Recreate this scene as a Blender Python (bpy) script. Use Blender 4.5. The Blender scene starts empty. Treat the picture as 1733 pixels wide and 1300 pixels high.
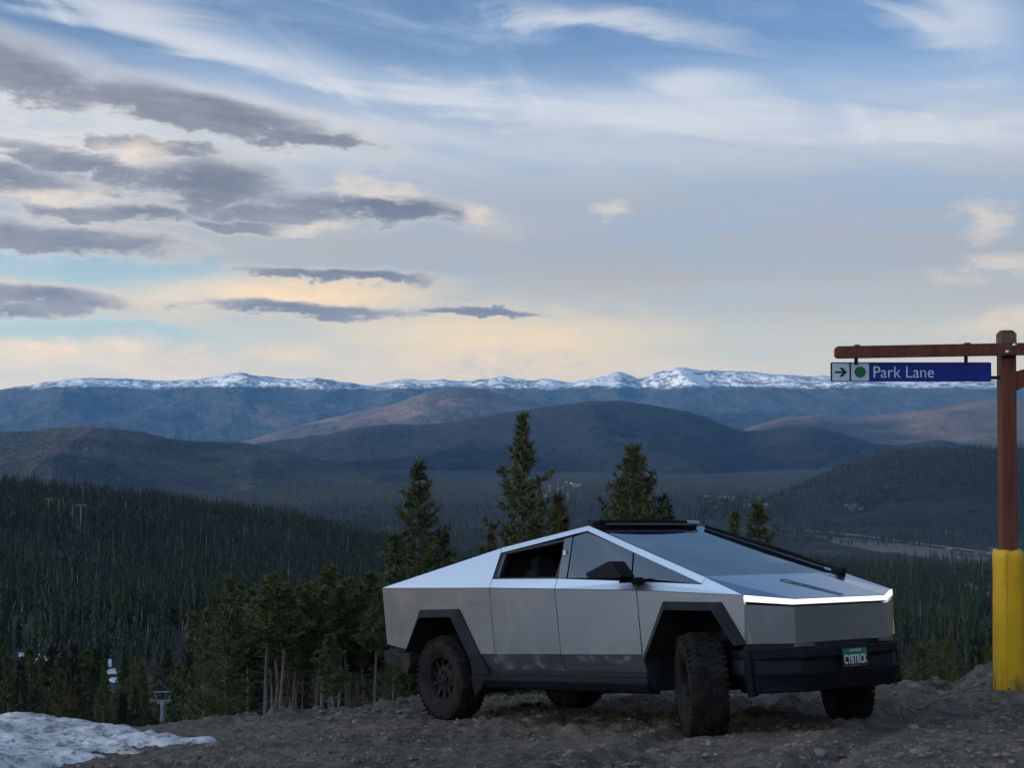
import bpy, math, random
import numpy as np
from mathutils import Matrix, Vector

random.seed(7)
RNG = np.random.default_rng(11)
S = bpy.context.scene
COL = S.collection
R = math.radians

# ------------------------------------------------------------------ camera
F = 2431.7            # focal length in pixels of the 1733 px wide photograph
CX, CY, HY = 866.5, 650.0, 700.0
PITCH = math.atan((HY - CY) / F)
CZ = 1.1756
cam_d = bpy.data.cameras.new('camera'); cam = bpy.data.objects.new('camera', cam_d); COL.objects.link(cam)
cam_d.sensor_width = 36.0; cam_d.lens = 36.0 * F / 1733.0
cam_d.clip_start = 0.1; cam_d.clip_end = 90000.0
cam.location = (0, 0, CZ); cam.rotation_euler = (math.pi / 2 + PITCH, 0, 0)
S.camera = cam

# ------------------------------------------------------------------ render / exposure
S.render.engine = 'CYCLES'
S.view_settings.view_transform = 'Standard'; S.view_settings.look = 'None'
S.view_settings.gamma = 1.0; S.view_settings.use_curve_mapping = False
S.view_settings.exposure = 0.0
S.cycles.use_denoising = True; S.cycles.use_adaptive_sampling = True; S.cycles.adaptive_threshold = 0.02
S.cycles.max_bounces = 6; S.cycles.diffuse_bounces = 2; S.cycles.glossy_bounces = 4
S.cycles.transmission_bounces = 4; S.cycles.transparent_max_bounces = 8; S.cycles.volume_bounces = 1
S.cycles.caustics_reflective = False; S.cycles.caustics_refractive = False
S.cycles.sample_clamp_indirect = 4.0

# ------------------------------------------------------------------ node expression helper
class Ex:
    """A value in a node tree; arithmetic makes math nodes."""
    def __init__(s, nt, v): s.nt, s.v = nt, v
    def _m(s, op, *a, clamp=False):
        n = s.nt.nodes.new('ShaderNodeMath'); n.operation = op; n.use_clamp = clamp
        for i, x in enumerate((s,) + a):
            x = x.v if isinstance(x, Ex) else x
            if isinstance(x, (int, float)): n.inputs[i].default_value = x
            else: s.nt.links.new(x, n.inputs[i])
        return Ex(s.nt, n.outputs[0])
    def __add__(s, o): return s._m('ADD', o)
    __radd__ = __add__
    def __sub__(s, o): return s._m('SUBTRACT', o)
    def __rsub__(s, o): return (s * -1.0) + o
    def __mul__(s, o): return s._m('MULTIPLY', o)
    __rmul__ = __mul__
    def __truediv__(s, o): return s._m('DIVIDE', o)
    def max(s, o): return s._m('MAXIMUM', o)
    def min(s, o): return s._m('MINIMUM', o)
    def sqrt(s): return s._m('SQRT')
    def pow(s, o): return s._m('POWER', o)
    def clamp(s): return s._m('ADD', 0.0, clamp=True)
    def smooth(s, a, b):
        n = s.nt.nodes.new('ShaderNodeMapRange'); n.interpolation_type = 'SMOOTHSTEP'
        s.nt.links.new(s.v, n.inputs['Value'])
        n.inputs['From Min'].default_value = a; n.inputs['From Max'].default_value = b
        return Ex(s.nt, n.outputs[0])

def combine(nt, x, y, z=0.0):
    n = nt.nodes.new('ShaderNodeCombineXYZ')
    for i, a in enumerate((x, y, z)):
        if isinstance(a, Ex): nt.links.new(a.v, n.inputs[i])
        else: n.inputs[i].default_value = a
    return n.outputs[0]

DIM = ['3D']
def noise(nt, vec, scale, detail=4.0, rough=0.55, dist=0.0, out='Fac', lac=2.0):
    n = nt.nodes.new('ShaderNodeTexNoise'); n.noise_dimensions = DIM[0]
    if vec is not None: nt.links.new(vec, n.inputs['Vector'])
    n.inputs['Scale'].default_value = scale; n.inputs['Detail'].default_value = detail
    n.inputs['Roughness'].default_value = rough; n.inputs['Distortion'].default_value = dist
    n.inputs['Lacunarity'].default_value = lac
    o = n.outputs[0] if out == 'Fac' else n.outputs[1]
    return Ex(nt, o) if out == 'Fac' else o

def ramp(nt, val, stops, interp='LINEAR'):
    n = nt.nodes.new('ShaderNodeValToRGB'); n.color_ramp.interpolation = interp
    e = n.color_ramp.elements
    while len(e) < len(stops): e.new(0.5)
    for i, (p, c) in enumerate(stops):
        e[i].position = p; e[i].color = (c[0], c[1], c[2], 1)
    nt.links.new(val.v if isinstance(val, Ex) else val, n.inputs[0])
    return n.outputs[0]

def mixc(nt, fac, a, b):
    n = nt.nodes.new('ShaderNodeMix'); n.data_type = 'RGBA'
    for s_, x in ((n.inputs['Factor'], fac), (n.inputs[6], a), (n.inputs[7], b)):
        if isinstance(x, Ex): nt.links.new(x.v, s_)
        elif isinstance(x, (int, float)): s_.default_value = x
        elif isinstance(x, tuple): s_.default_value = (*x[:3], 1)
        else: nt.links.new(x, s_)
    return n.outputs[2]

def srgb(r, g, b):
    f = lambda c: (c / 255 / 12.92) if c / 255 <= 0.04045 else ((c / 255 + 0.055) / 1.055) ** 2.4
    return (f(r), f(g), f(b))

# ------------------------------------------------------------------ world / sky
GLOW = 5.6
SUN_EL, SUN_AZ = R(3.2), R(-128.0)      # azimuth clockwise from +Y: behind the camera, to the left
W = bpy.data.worlds.new('World'); S.world = W; W.use_nodes = True
def build_sky():
    nt = W.node_tree; nt.nodes.clear()
    out = nt.nodes.new('ShaderNodeOutputWorld'); bg = nt.nodes.new('ShaderNodeBackground')
    nt.links.new(bg.outputs[0], out.inputs['Surface'])
    K = 8.0                                  # colours below are scaled by K because the strength is 1/K
    bg.inputs['Strength'].default_value = 1.0 / K
    sky = nt.nodes.new('ShaderNodeTexSky'); sky.sky_type = 'NISHITA'; sky.sun_disc = False
    sky.sun_elevation = SUN_EL; sky.sun_rotation = SUN_AZ
    sky.altitude = 3000; sky.air_density = 1.0; sky.dust_density = 0.8; sky.ozone_density = 1.6
    tc = nt.nodes.new('ShaderNodeTexCoord'); sp = nt.nodes.new('ShaderNodeSeparateXYZ')
    nt.links.new(tc.outputs['Generated'], sp.inputs[0])
    x, y, z = (Ex(nt, sp.outputs[i]) for i in range(3))
    u = x._m('ARCTAN2', y)                   # azimuth, 0 straight ahead
    v = z._m('ARCSINE')                      # elevation
    U = lambda px: math.atan((px - CX) / F)
    V = lambda py: math.atan((HY - py) / F)
    P = lambda d: d / F
    def noise2(su, sv, sc, det, off=0.0, rough=0.55, dist=0.0):
        return noise(nt, combine(nt, u * su + off, v * sv, 0.0), sc, det, rough, dist)
    # wisps: fine ragged displacement used by every cloud edge
    nA = noise2(1, 2.8, 12, 6, 3.1, 0.62) - 0.5
    nB = noise2(1, 2.6, 36, 8, 9.4, 0.70) - 0.5
    uw = u + nA * 0.085 + nB * 0.020
    vw = v + nA * 0.020 + nB * 0.011
    def blobs(L, vec):
        acc = None
        for (px, py, hw, hh, tilt) in L:
            n = nt.nodes.new('ShaderNodeMapping'); n.vector_type = 'TEXTURE'; nt.links.new(vec, n.inputs['Vector'])
            n.inputs['Location'].default_value = (U(px), V(py), 0); n.inputs['Rotation'].default_value = (0, 0, -math.atan(tilt)); n.inputs['Scale'].default_value = (P(hw), P(hh), 1)
            l = nt.nodes.new('ShaderNodeVectorMath'); l.operation = 'LENGTH'; nt.links.new(n.outputs[0], l.inputs[0])
            d = Ex(nt, l.outputs['Value']); acc = d if acc is None else acc.min(d)
        return 1.0 - acc
    wv = combine(nt, uw, vw)
    dark = [(0, 142, 240, 50, .22), (330, 196, 280, 40, .15), (520, 234, 130, 18, .09),
            (340, 322, 165, 54, .06), (130, 290, 190, 24, .14), (20, 318, 150, 26, .08), (640, 356, 190, 28, .10), (200, 372, 180, 16, .04), (470, 362, 120, 22, .06),
            (250, 258, 120, 14, .10), (100, 414, 220, 24, .08), (40, 512, 190, 22, .06), (20, 536, 90, 16, 0),
            (520, 524, 220, 15, .03), (560, 466, 190, 11, .04), (830, 523, 120, 8, .02), (395, 386, 120, 12, 0)]
    puff = [(240, 272, 75, 34, 0), (610, 312, 70, 34, .1), (655, 322, 60, 34, 0), (795, 368, 58, 26, .05), (1028, 354, 46, 20, 0),
            (1690, 461, 115, 30, 0), (1705, 552, 120, 36, -.15), (1670, 388, 70, 50, .5), (540, 386, 55, 16, 0), (110, 345, 110, 22, 0),
            (60, 600, 110, 36, 0), (210, 596, 110, 36, 0), (350, 604, 75, 30, 0), (480, 604, 110, 34, 0), (830, 606, 140, 56, 0), (965, 612, 50, 28, 0)]
    dk = blobs(dark, wv) + nB * 0.95 + nA * 0.45
    a_dark = dk.smooth(-0.10, 0.46)
    pf = blobs(puff, wv) + nB * 1.5
    a_puff = pf.smooth(0.0, 0.85)
    # the veil of high cloud that covers most of the lower sky
    s1 = noise(nt, combine(nt, (u + v * 0.6) * 1.7 + 0.7, (v + u * 0.07) * 10.0, 0.0), 3.2, 5, 0.58, 0.6)
    s2 = noise(nt, combine(nt, u * 2.2 + 4.0, (v + u * 0.10) * 16.0, 0.0), 2.6, 5, 0.60, 0.4)
    s3 = noise(nt, combine(nt, (u + v * 0.9) * 3.4 + 1.0, (v + u * 0.11) * 9.0, 0.0), 2.0, 6, 0.62, 0.9)
    top = v.smooth(V(215), V(40))                        # 0 low, 1 above
    streak = s1.smooth(0.42, 0.86) * 0.36 + s3.smooth(0.45, 0.86) * 0.36
    veil_low = v.smooth(V(60), V(230)) * (s2.smooth(0.25, 0.65) * 0.35 + 0.62)
    bright = blobs([(1150, 200, 640, 50, .10), (760, 165, 480, 42, .14), (1560, 225, 380, 40, .06), (1640, 60, 150, 100, .4), (1060, 36, 280, 30, .2), (1180, 150, 160, 52, .1), (330, 70, 420, 50, .2)], combine(nt, u + (s3 - 0.5) * 0.10, v + (s1 - 0.5) * 0.05))
    a_bright = (bright + (s3 - 0.5) * 1.3).smooth(-0.05, 1.0)
    # colours
    base = nt.nodes.new('ShaderNodeVectorMath'); base.operation = 'MULTIPLY'
    nt.links.new(sky.outputs[0], base.inputs[0]); base.inputs[1].default_value = (1.66, 1.62, 1.92)
    k3 = lambda c, g=1.0: tuple(ch * K * g for ch in srgb(*c))
    vn = v._m('MULTIPLY', 1.0 / V(0))                    # 0 horizon, 1 top of the picture
    def kr(stops): return ramp(nt, vn, [(p, tuple(ch for ch in srgb(*c))) for p, c in stops], 'EASE')
    veil_c = kr([(0.0, (255, 224, 172)), (0.10, (250, 228, 190)), (0.17, (214, 210, 192)), (0.28, (190, 188, 184)), (0.38, (174, 176, 180)), (0.50, (170, 178, 190)), (0.68, (192, 200, 211)), (0.85, (190, 206, 226)), (1.0, (176, 198, 226))])
    def scale(c, g=K):
        n = nt.nodes.new('ShaderNodeVectorMath'); n.operation = 'SCALE'; nt.links.new(c, n.inputs[0]); n.inputs['Scale'].default_value = g; return n.outputs[0]
    # clear air between clouds: Nishita, brightened towards a pale cyan low down on the west side
    cyan = (v.smooth(V(350), V(560)) * (u * -1.0).smooth(U(1050) * -1.0, U(250) * -1.0))
    c = mixc(nt, cyan * 0.75, base.outputs[0], k3((172, 205, 212)))
    c = mixc(nt, (streak * (0.90 + 0.10 * v.smooth(V(-700), V(0)))).clamp(), c, k3((186, 206, 232)))
    gap = blobs([(180, 468, 330, 40, .10), (100, 560, 300, 30, .03)], wv).smooth(-0.15, 0.5)
    c = mixc(nt, (veil_low * (1.0 - gap * 0.85)).clamp(), c, scale(veil_c, K * 1.06))
    c = mixc(nt, a_bright * 0.62, c, k3((226, 229, 233)))
    warm = blobs([(850, 590, 420, 110, 0), (500, 500, 380, 46, 0)], wv).smooth(0.0, 0.9)
    c = mixc(nt, warm * 0.80, c, k3((255, 224, 176), 1.10))
    # sun lit rims and puffs, then the grey bodies
    a_rim = (dk + nA * .8).smooth(-0.55, 0.10)
    c = mixc(nt, a_rim * 0.26, c, k3((232, 222, 206)))
    low = v.smooth(V(420), V(620))
    puff_c = mixc(nt, low, k3((234, 222, 206)), k3((255, 228, 184), 1.08))
    puff_c = mixc(nt, (nB * 2.4 + nA + 0.35).clamp() * 0.6, puff_c, k3((182, 186, 196)))
    dk_c = mixc(nt, dk.smooth(0.05, 0.75), k3((160, 166, 178)), k3((104, 114, 134)))
    dk_c = mixc(nt, (nA * 2.2 + nB * 1.5 + 0.42).clamp(), dk_c, k3((134, 142, 156)))
    dk_c = mixc(nt, s2.smooth(0.45, 0.75) * 0.35, dk_c, k3((170, 172, 180)))
    c = mixc(nt, a_dark * 0.93, c, dk_c)
    c = mixc(nt, a_puff * 0.80, c, puff_c)
    # high cloud scatters sunlight forward: the whole sky brightens smoothly towards the low sun behind the camera
    dt = nt.nodes.new('ShaderNodeVectorMath'); dt.operation = 'DOT_PRODUCT'; nt.links.new(tc.outputs['Generated'], dt.inputs[0])
    dt.inputs[1].default_value = (math.sin(SUN_AZ) * math.cos(SUN_EL), math.cos(SUN_AZ) * math.cos(SUN_EL), math.sin(SUN_EL))
    ph = (Ex(nt, dt.outputs['Value']) * 0.5 + 0.5).max(0.0); ph = ph * ph * ph * GLOW
    gl = nt.nodes.new('ShaderNodeVectorMath'); gl.operation = 'MULTIPLY'; nt.links.new(c, gl.inputs[0])
    nt.links.new(combine(nt, ph * 1.22 + 1.0, ph * 0.94 + 1.0, ph * 0.66 + 1.0), gl.inputs[1])
    nt.links.new(gl.outputs[0], bg.inputs['Color'])
    W.cycles.sampling_method = 'MANUAL'; W.cycles.sample_map_resolution = 512
DIM[0] = '2D'; build_sky(); DIM[0] = '3D'

sun_d = bpy.data.lights.new('sun', 'SUN'); sun = bpy.data.objects.new('sun', sun_d); COL.objects.link(sun)
sun_d.energy = 4.6; sun_d.angle = R(1.5); sun_d.color = (1.0, 0.88, 0.74)
sd = Vector((math.sin(SUN_AZ) * math.cos(SUN_EL), math.cos(SUN_AZ) * math.cos(SUN_EL), math.sin(SUN_EL)))
sun.rotation_euler = sd.to_track_quat('Z', 'Y').to_euler()

# ------------------------------------------------------------------ materials
def mat(name, col=(.5, .5, .5), rough=.6, metal=0.0, **kw):
    m = bpy.data.materials.new(name); m.use_nodes = True
    b = m.node_tree.nodes['Principled BSDF']
    b.inputs['Base Color'].default_value = (*col, 1); b.inputs['Roughness'].default_value = rough; b.inputs['Metallic'].default_value = metal
    for k, v in kw.items():
        b.inputs[k.replace('_', ' ')].default_value = v
    return m
def obj_coord(nt, kind='Object'):
    t = nt.nodes.new('ShaderNodeTexCoord'); return t.outputs[kind]
def geo_pos(nt):
    return nt.nodes.new('ShaderNodeNewGeometry').outputs['Position']
def set_in(m, name, val):
    b = m.node_tree.nodes['Principled BSDF']; m.node_tree.links.new(val.v if isinstance(val, Ex) else val, b.inputs[name])
def bump(m, h, dist, strength=1.0):
    nt = m.node_tree; n = nt.nodes.new('ShaderNodeBump'); n.inputs['Distance'].default_value = dist; n.inputs['Strength'].default_value = strength
    nt.links.new(h.v if isinstance(h, Ex) else h, n.inputs['Height']); nt.links.new(n.outputs[0], nt.nodes['Principled BSDF'].inputs['Normal'])
def mapped(nt, vec, sx, sy, sz):
    n = nt.nodes.new('ShaderNodeVectorMath'); n.operation = 'MULTIPLY'; nt.links.new(vec, n.inputs[0]); n.inputs[1].default_value = (sx, sy, sz); return n.outputs[0]
def sep(nt, vec):
    n = nt.nodes.new('ShaderNodeSeparateXYZ'); nt.links.new(vec, n.inputs[0]); return [Ex(nt, o) for o in n.outputs]

M = {}
def varied(name, c1, c2, scale, rough=.7, metal=0.0, detail=5, coord='Object', bmp=None, rough2=None):
    m = mat(name, c1, rough, metal); nt = m.node_tree
    p = obj_coord(nt, coord) if coord != 'Position' else geo_pos(nt)
    n = noise(nt, p, scale, detail, .6)
    set_in(m, 'Base Color', mixc(nt, n.smooth(.3, .7), c1, c2))
    if rough2 is not None: set_in(m, 'Roughness', n * (rough2 - rough) + rough)
    if bmp: bump(m, noise(nt, p, scale * bmp[1], 4, .6), bmp[0])
    M[name] = m; return m

def steel(name, rough, dirt, base=(.57, .61, .645)):
    m = mat(name, base, rough, 1.0); nt = m.node_tree; p = obj_coord(nt)
    px, py, pz = sep(nt, p)
    brush = noise(nt, mapped(nt, p, 3, 3, 30), 1.0, 3, .6)
    blot = noise(nt, p, 2.3, 5, .6)
    smear = noise(nt, mapped(nt, p, 5, 5, 1.6), 1.6, 6, .65)
    speck = noise(nt, p, 46, 3, .7)
    splash = noise(nt, mapped(nt, p, 3.2, 3.2, 5.0), 2.0, 7, .72)
    d = ((speck.smooth(.66, .78) * .20 + splash.smooth(.50, .72) * .8) * pz.smooth(1.05, .45) + smear.smooth(.50, .85) * .14) * dirt
    d = d.clamp()
    col = mixc(nt, blot.smooth(.25, .75) * .5, base, (base[0] * .86, base[1] * .87, base[2] * .88))
    set_in(m, 'Base Color', mixc(nt, d, col, (.13, .115, .10)))
    set_in(m, 'Metallic', (1.0 - d * .85))
    set_in(m, 'Roughness', (brush * .06 + blot * .10 + smear * .05 + d * .35 + (rough - .10)).clamp())
    M[name] = m
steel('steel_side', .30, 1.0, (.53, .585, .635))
steel('steel_top', .33, .0, (.70, .745, .785))  # paler copy of the steel; sky brightness on upper panels put into colour
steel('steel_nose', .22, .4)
steel('steel_hood', .13, .08, (.29, .35, .44))  # same steel tinted dark blue, painting in the sky the hood mirrors
varied('black_plastic', (.008, .009, .010), (.016, .016, .017), 3.0, .6, bmp=(.002, 30))
varied('flare_plastic', (.013, .015, .018), (.026, .026, .027), 4.0, .6, bmp=(.001, 40), rough2=.7)
varied('bumper_paint', (.004, .005, .008), (.009, .009, .011), 5.0, .6, bmp=(.0008, 90))
varied('dusty_black', (.010, .009, .009), (.045, .038, .031), 7.0, .7, bmp=(.002, 12))
varied('rubber', (.007, .007, .007), (.030, .026, .021), 9.0, .8, bmp=(.002, 14))
varied('rim_black', (.006, .006, .008), (.018, .016, .014), 8.0, .5)
for _m in ('black_plastic', 'flare_plastic', 'bumper_paint', 'rubber', 'rim_black', 'dusty_black'): M[_m].node_tree.nodes['Principled BSDF'].inputs['Specular IOR Level'].default_value = .14
M['inner_black'] = mat('inner_black', (.006, .006, .007), .8)
M['gap_black'] = mat('gap_black', (.008, .008, .009), .6)
M['fabric'] = varied('seat_fabric', (.006, .006, .007), (.010, .010, .010), 20, .9)
def glass(name, tint, ior, rough=.03):
    m = mat(name, tint, rough); b = m.node_tree.nodes['Principled BSDF']; b.inputs['IOR'].default_value = ior
    nt = m.node_tree; n = noise(nt, obj_coord(nt), 5, 5, .65)
    set_in(m, 'Base Color', mixc(nt, n.smooth(.35, .8) * .25, tint, tuple(t * 1.6 + .012 for t in tint)))
    M[name] = m
glass('side_glass', (.012, .016, .019), 2.3, .06)
glass('windshield_glass', (.006, .010, .020), 1.95, .015)
m = mat('front_lamp', (.9, .9, .9), .3); b = m.node_tree.nodes['Principled BSDF']
b.inputs['Emission Color'].default_value = (1, .98, .96, 1); b.inputs['Emission Strength'].default_value = 1.05; M['front_lamp'] = m
M['lamp_lens'] = mat('lamp_lens', (.10, .11, .12), .2)
M['silver'] = mat('silver', (.6, .6, .6), .35, 1.0)
M['white_print'] = mat('white_print', (.75, .76, .76), .5)
M['plate_green'] = mat('plate_green', (.018, .16, .085), .5)
M['plate_dark'] = mat('plate_dark', (.012, .016, .016), .5)
M['plate_red'] = mat('plate_red', (.30, .05, .035), .5)
M['tail_red'] = mat('tail_red', (.25, .01, .01), .25)

def tree_mats():
    for nm, a, b_ in (('needles', (.046, .063, .016), (.118, .130, .035)), ('needles_dark', (.006, .018, .007), (.026, .043, .013)), ('needles_brown', (.07, .055, .024), (.13, .095, .04))):
        m = mat(nm, a, .75); nt = m.node_tree
        oi = nt.nodes.new('ShaderNodeObjectInfo')
        n = noise(nt, geo_pos(nt), 1.7 if nm == 'needles' else .6, 4, .6)
        f = (n.smooth(.3, .7) * .75 + Ex(nt, oi.outputs['Random']) * .35).clamp()
        set_in(m, 'Base Color', mixc(nt, f, a, b_)); M[nm] = m
    m = mat('bark', (.13, .105, .085), .9); nt = m.node_tree; p = geo_pos(nt)
    n = noise(nt, mapped(nt, p, 6, 6, 1.2), 1.0, 5, .65)
    set_in(m, 'Base Color', mixc(nt, (n.smooth(.3, .75) * .55 + Ex(nt, nt.nodes.new('ShaderNodeObjectInfo').outputs['Random']).pow(1.5) * .9).clamp(), (.045, .036, .030), (.30, .24, .19))); M['bark'] = m
tree_mats()

# ------------------------------------------------------------------ mesh helpers
def mesh(name, V_, F_, mats, smooth=False, fmat=None):
    me = bpy.data.meshes.new(name)
    me.from_pydata([tuple(map(float, v)) for v in V_], [], [tuple(f) for f in F_])
    for m in (mats if isinstance(mats, (list, tuple)) else [mats]): me.materials.append(M[m] if isinstance(m, str) else m)
    if smooth: me.polygons.foreach_set('use_smooth', [True] * len(me.polygons))
    if fmat is not None: me.polygons.foreach_set('material_index', list(fmat))
    me.update(); return me
def big_mesh(name, V_, Q, mats, smooth=True, fmat=None):
    """numpy arrays of vertices (n,3) and faces (m,k)"""
    V_ = np.asarray(V_, np.float32); Q = np.asarray(Q, np.int32); k = Q.shape[1]
    me = bpy.data.meshes.new(name); me.vertices.add(len(V_)); me.vertices.foreach_set('co', V_.ravel())
    me.loops.add(Q.size); me.loops.foreach_set('vertex_index', Q.ravel())
    me.polygons.add(len(Q)); me.polygons.foreach_set('loop_start', np.arange(0, Q.size, k, dtype=np.int32))
    try: me.polygons.foreach_set('loop_total', np.full(len(Q), k, np.int32))
    except Exception: pass
    for m in (mats if isinstance(mats, (list, tuple)) else [mats]): me.materials.append(M[m] if isinstance(m, str) else m)
    if fmat is not None: me.polygons.foreach_set('material_index', np.asarray(fmat, np.int32))
    me.polygons.foreach_set('use_smooth', np.full(len(Q), smooth, bool))
    me.update(); me.validate(); return me
def obj(name, data, parent=None, loc=None, rot=None, scale=None):
    o = bpy.data.objects.new(name, data); COL.objects.link(o)
    if parent is not None: o.parent = parent
    if loc is not None: o.location = loc
    if rot is not None: o.rotation_euler = rot
    if scale is not None: o.scale = scale
    return o
def tag(o, label, cat=None, group=None, kind=None):
    o['label'] = label
    if cat: o['category'] = cat
    if group: o['group'] = group
    if kind: o['kind'] = kind
    return o
def empty(name, loc=(0, 0, 0), rz=0.0):
    o = bpy.data.objects.new(name, None); COL.objects.link(o); o.location = loc; o.rotation_euler = (0, 0, rz); o.empty_display_size = .2; return o
def grid_faces(nr, nc, wrap=False):
    i = np.arange(nr - 1)[:, None]; j = np.arange(nc if wrap else nc - 1)[None, :]; j2 = (j + 1) % nc
    a = i * nc + j; b_ = i * nc + j2; c = (i + 1) * nc + j2; d = (i + 1) * nc + j
    return np.stack([a, b_, c, d], -1).reshape(-1, 4)
def box_vf(x0, x1, y0, y1, z0, z1):
    V_ = [(x, y, z) for x in (x0, x1) for y in (y0, y1) for z in (z0, z1)]
    return V_, [(0, 1, 3, 2), (4, 6, 7, 5), (0, 4, 5, 1), (2, 3, 7, 6), (0, 2, 6, 4), (1, 5, 7, 3)]
class MB:
    def __init__(s): s.V, s.F, s.m = [], [], []
    def add(s, V_, F_, mi=0):
        o = len(s.V); s.V += [tuple(v) for v in V_]; s.F += [tuple(i + o for i in f) for f in F_]; s.m += [mi] * len(F_); return s
    def box(s, *a, mi=0): return s.add(*box_vf(*a), mi=mi)
    def prism(s, poly, ax, lo, hi, mi=0):
        """poly: 2-D outline in the two axes other than ax, extruded from lo to hi along ax"""
        n = len(poly); V_ = []
        for h in (lo, hi):
            for a, b_ in poly: V_.append((h, a, b_) if ax == 0 else (a, h, b_) if ax == 1 else (a, b_, h))
        F_ = [tuple(range(n))[::-1], tuple(range(n, 2 * n))] + [(i, (i + 1) % n, n + (i + 1) % n, n + i) for i in range(n)]
        return s.add(V_, F_, mi)
    def tube(s, pts, rad, n=6, mi=0, caps=True):
        pts = [Vector(p) for p in pts]; o = len(s.V); ring = []
        for i, p in enumerate(pts):
            d = (pts[min(i + 1, len(pts) - 1)] - pts[max(i - 1, 0)]).normalized()
            a = d.orthogonal().normalized() if i == 0 else (a - d * a.dot(d)).normalized()
            b_ = d.cross(a); r = rad[i] if isinstance(rad, (list, tuple)) else rad
            for k in range(n):
                t = 2 * math.pi * k / n; s.V.append(tuple(p + (a * math.cos(t) + b_ * math.sin(t)) * r))
        for i in range(len(pts) - 1):
            for k in range(n):
                s.F.append((o + i * n + k, o + i * n + (k + 1) % n, o + (i + 1) * n + (k + 1) % n, o + (i + 1) * n + k)); s.m.append(mi)
        if caps:
            s.F.append(tuple(o + k for k in range(n))[::-1]); s.m.append(mi)
            s.F.append(tuple(o + (len(pts) - 1) * n + k for k in range(n))); s.m.append(mi)
        return s
    def lathe(s, prof, n=48, axis='y', mi=0):
        """prof: (offset along axis, radius)"""
        o = len(s.V)
        for (h, r) in prof:
            for k in range(n):
                t = 2 * math.pi * k / n
                s.V.append((r * math.cos(t), h, r * math.sin(t)) if axis == 'y' else (r * math.cos(t), r * math.sin(t), h))
        for i in range(len(prof) - 1):
            for k in range(n):
                s.F.append((o + i * n + k, o + (i + 1) * n + k, o + (i + 1) * n + (k + 1) % n, o + i * n + (k + 1) % n)); s.m.append(mi)
        return s
    def mesh(s, name, mats, smooth=False): return mesh(name, s.V, s.F, mats, smooth, s.m)
def text_obj(name, curve, parent, loc, rot, sc):
    t = bpy.data.objects.new(name, curve); COL.objects.link(t)
    me = bpy.data.meshes.new_from_object(t.evaluated_get(bpy.context.evaluated_depsgraph_get())); me.name = name
    bpy.data.objects.remove(t)
    return obj(name, me, parent, loc, rot, sc)
def bevel(o, w, seg=2):
    b_ = o.modifiers.new('bevel', 'BEVEL'); b_.width = w; b_.segments = seg; b_.limit_method = 'ANGLE'; b_.angle_limit = R(35); return o

# ------------------------------------------------------------------ numpy noise
_T = RNG.random((256, 256))
def vn(x, y):
    xi = np.floor(x).astype(int); yi = np.floor(y).astype(int); fx = x - xi; fy = y - yi
    fx = fx * fx * (3 - 2 * fx); fy = fy * fy * (3 - 2 * fy); g = lambda a, b_: _T[a & 255, b_ & 255]
    return (g(xi, yi) * (1 - fx) + g(xi + 1, yi) * fx) * (1 - fy) + (g(xi, yi + 1) * (1 - fx) + g(xi + 1, yi + 1) * fx) * fy
def fbm(x, y, octv=5, gain=.5, ridged=False):
    a, s_, t = 1.0, 0.0, 0.0
    for k in range(octv):
        n = vn(x + 17.3 * k, y - 9.1 * k)
        if ridged: n = 1 - np.abs(2 * n - 1)
        s_ = s_ + a * n; t += a; a *= gain; x, y = x * 2.03 + y * .13, y * 2.03 - x * .13
    return s_ / t - .5
sstep = lambda x, a, b_: (lambda t: t * t * (3 - 2 * t))(np.clip((x - a) / (b_ - a), 0, 1))

# ------------------------------------------------------------------ terrain shape
NX, NY = 0.04058, -0.13292       # slope of the gravel shoulder the truck stands on
LP = np.array([(0, 0), (19, -3.2), (40, -9.8), (55, -14.0), (67, -18.0), (90, -25), (120, -32.5), (160, -39), (200, -43.5), (260, -46), (350, -53), (500, -64), (700, -72), (900, -72), (1150, -66), (1300, -68), (1500, -84), (2200, -175), (3500, -268), (5000, -284), (9000, -290), (60000, -300)], float)
RP = np.array([(0, 0), (19, -3.2), (40, -10.2), (55, -15.0), (67, -19.0), (90, -25), (150, -36), (300, -57), (600, -88), (1000, -124), (1600, -178), (2200, -220), (2600, -240), (3500, -262), (5000, -276), (9000, -290), (60000, -300)], float)
def qpix(x, y):
    az = np.clip(np.arctan2(x, y), -R(55), R(55)); return CX + F * np.tan(az)
def Hfar(x, y):
    """terrain height outside the gravel shoulder"""
    r = np.hypot(x, y); q = qpix(x, y); t = sstep(q, 480, 950)
    zl = np.interp(r, LP[:, 0], LP[:, 1]) - np.clip(q, -400, 700) / 600 * 40 * sstep(r, 380, 900) * (1 - sstep(r, 1800, 3000))
    zr = np.interp(r, RP[:, 0], RP[:, 1])
    z = zl * (1 - t) + zr * t
    n = fbm(x / 160 + 5, y / 160, 4) * np.clip((r - 60) * .045, 0, 22) * (1 - .8 * sstep(r, 1500, 3000)) + fbm(x / 22, y / 22, 3) * np.clip((r - 40) * .012, 0, 1.5)
    z = z + n
    behind = sstep(np.abs(np.arctan2(x, y)), R(60), R(105))
    up = NX * x + NY * y
    # the ski mountain that rises behind the camera and keeps the low sun off the shoulder and the near forest
    rise = np.interp(r, [25, 120, 600, 1500, 2500, 3400, 4600, 7000, 60000], [0, 6, 40, 190, 430, 660, 600, 200, -200]) * sstep(-y / np.maximum(r, 1), -.45, .25)
    up = np.where(r > 25, up * 25 / np.maximum(r, 25) + rise + fbm(x / 700, y / 700, 4) * np.clip((r - 300) * .08, 0, 110) - (r - 25) * .002, up)
    return z * (1 - behind) + up * behind
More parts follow.
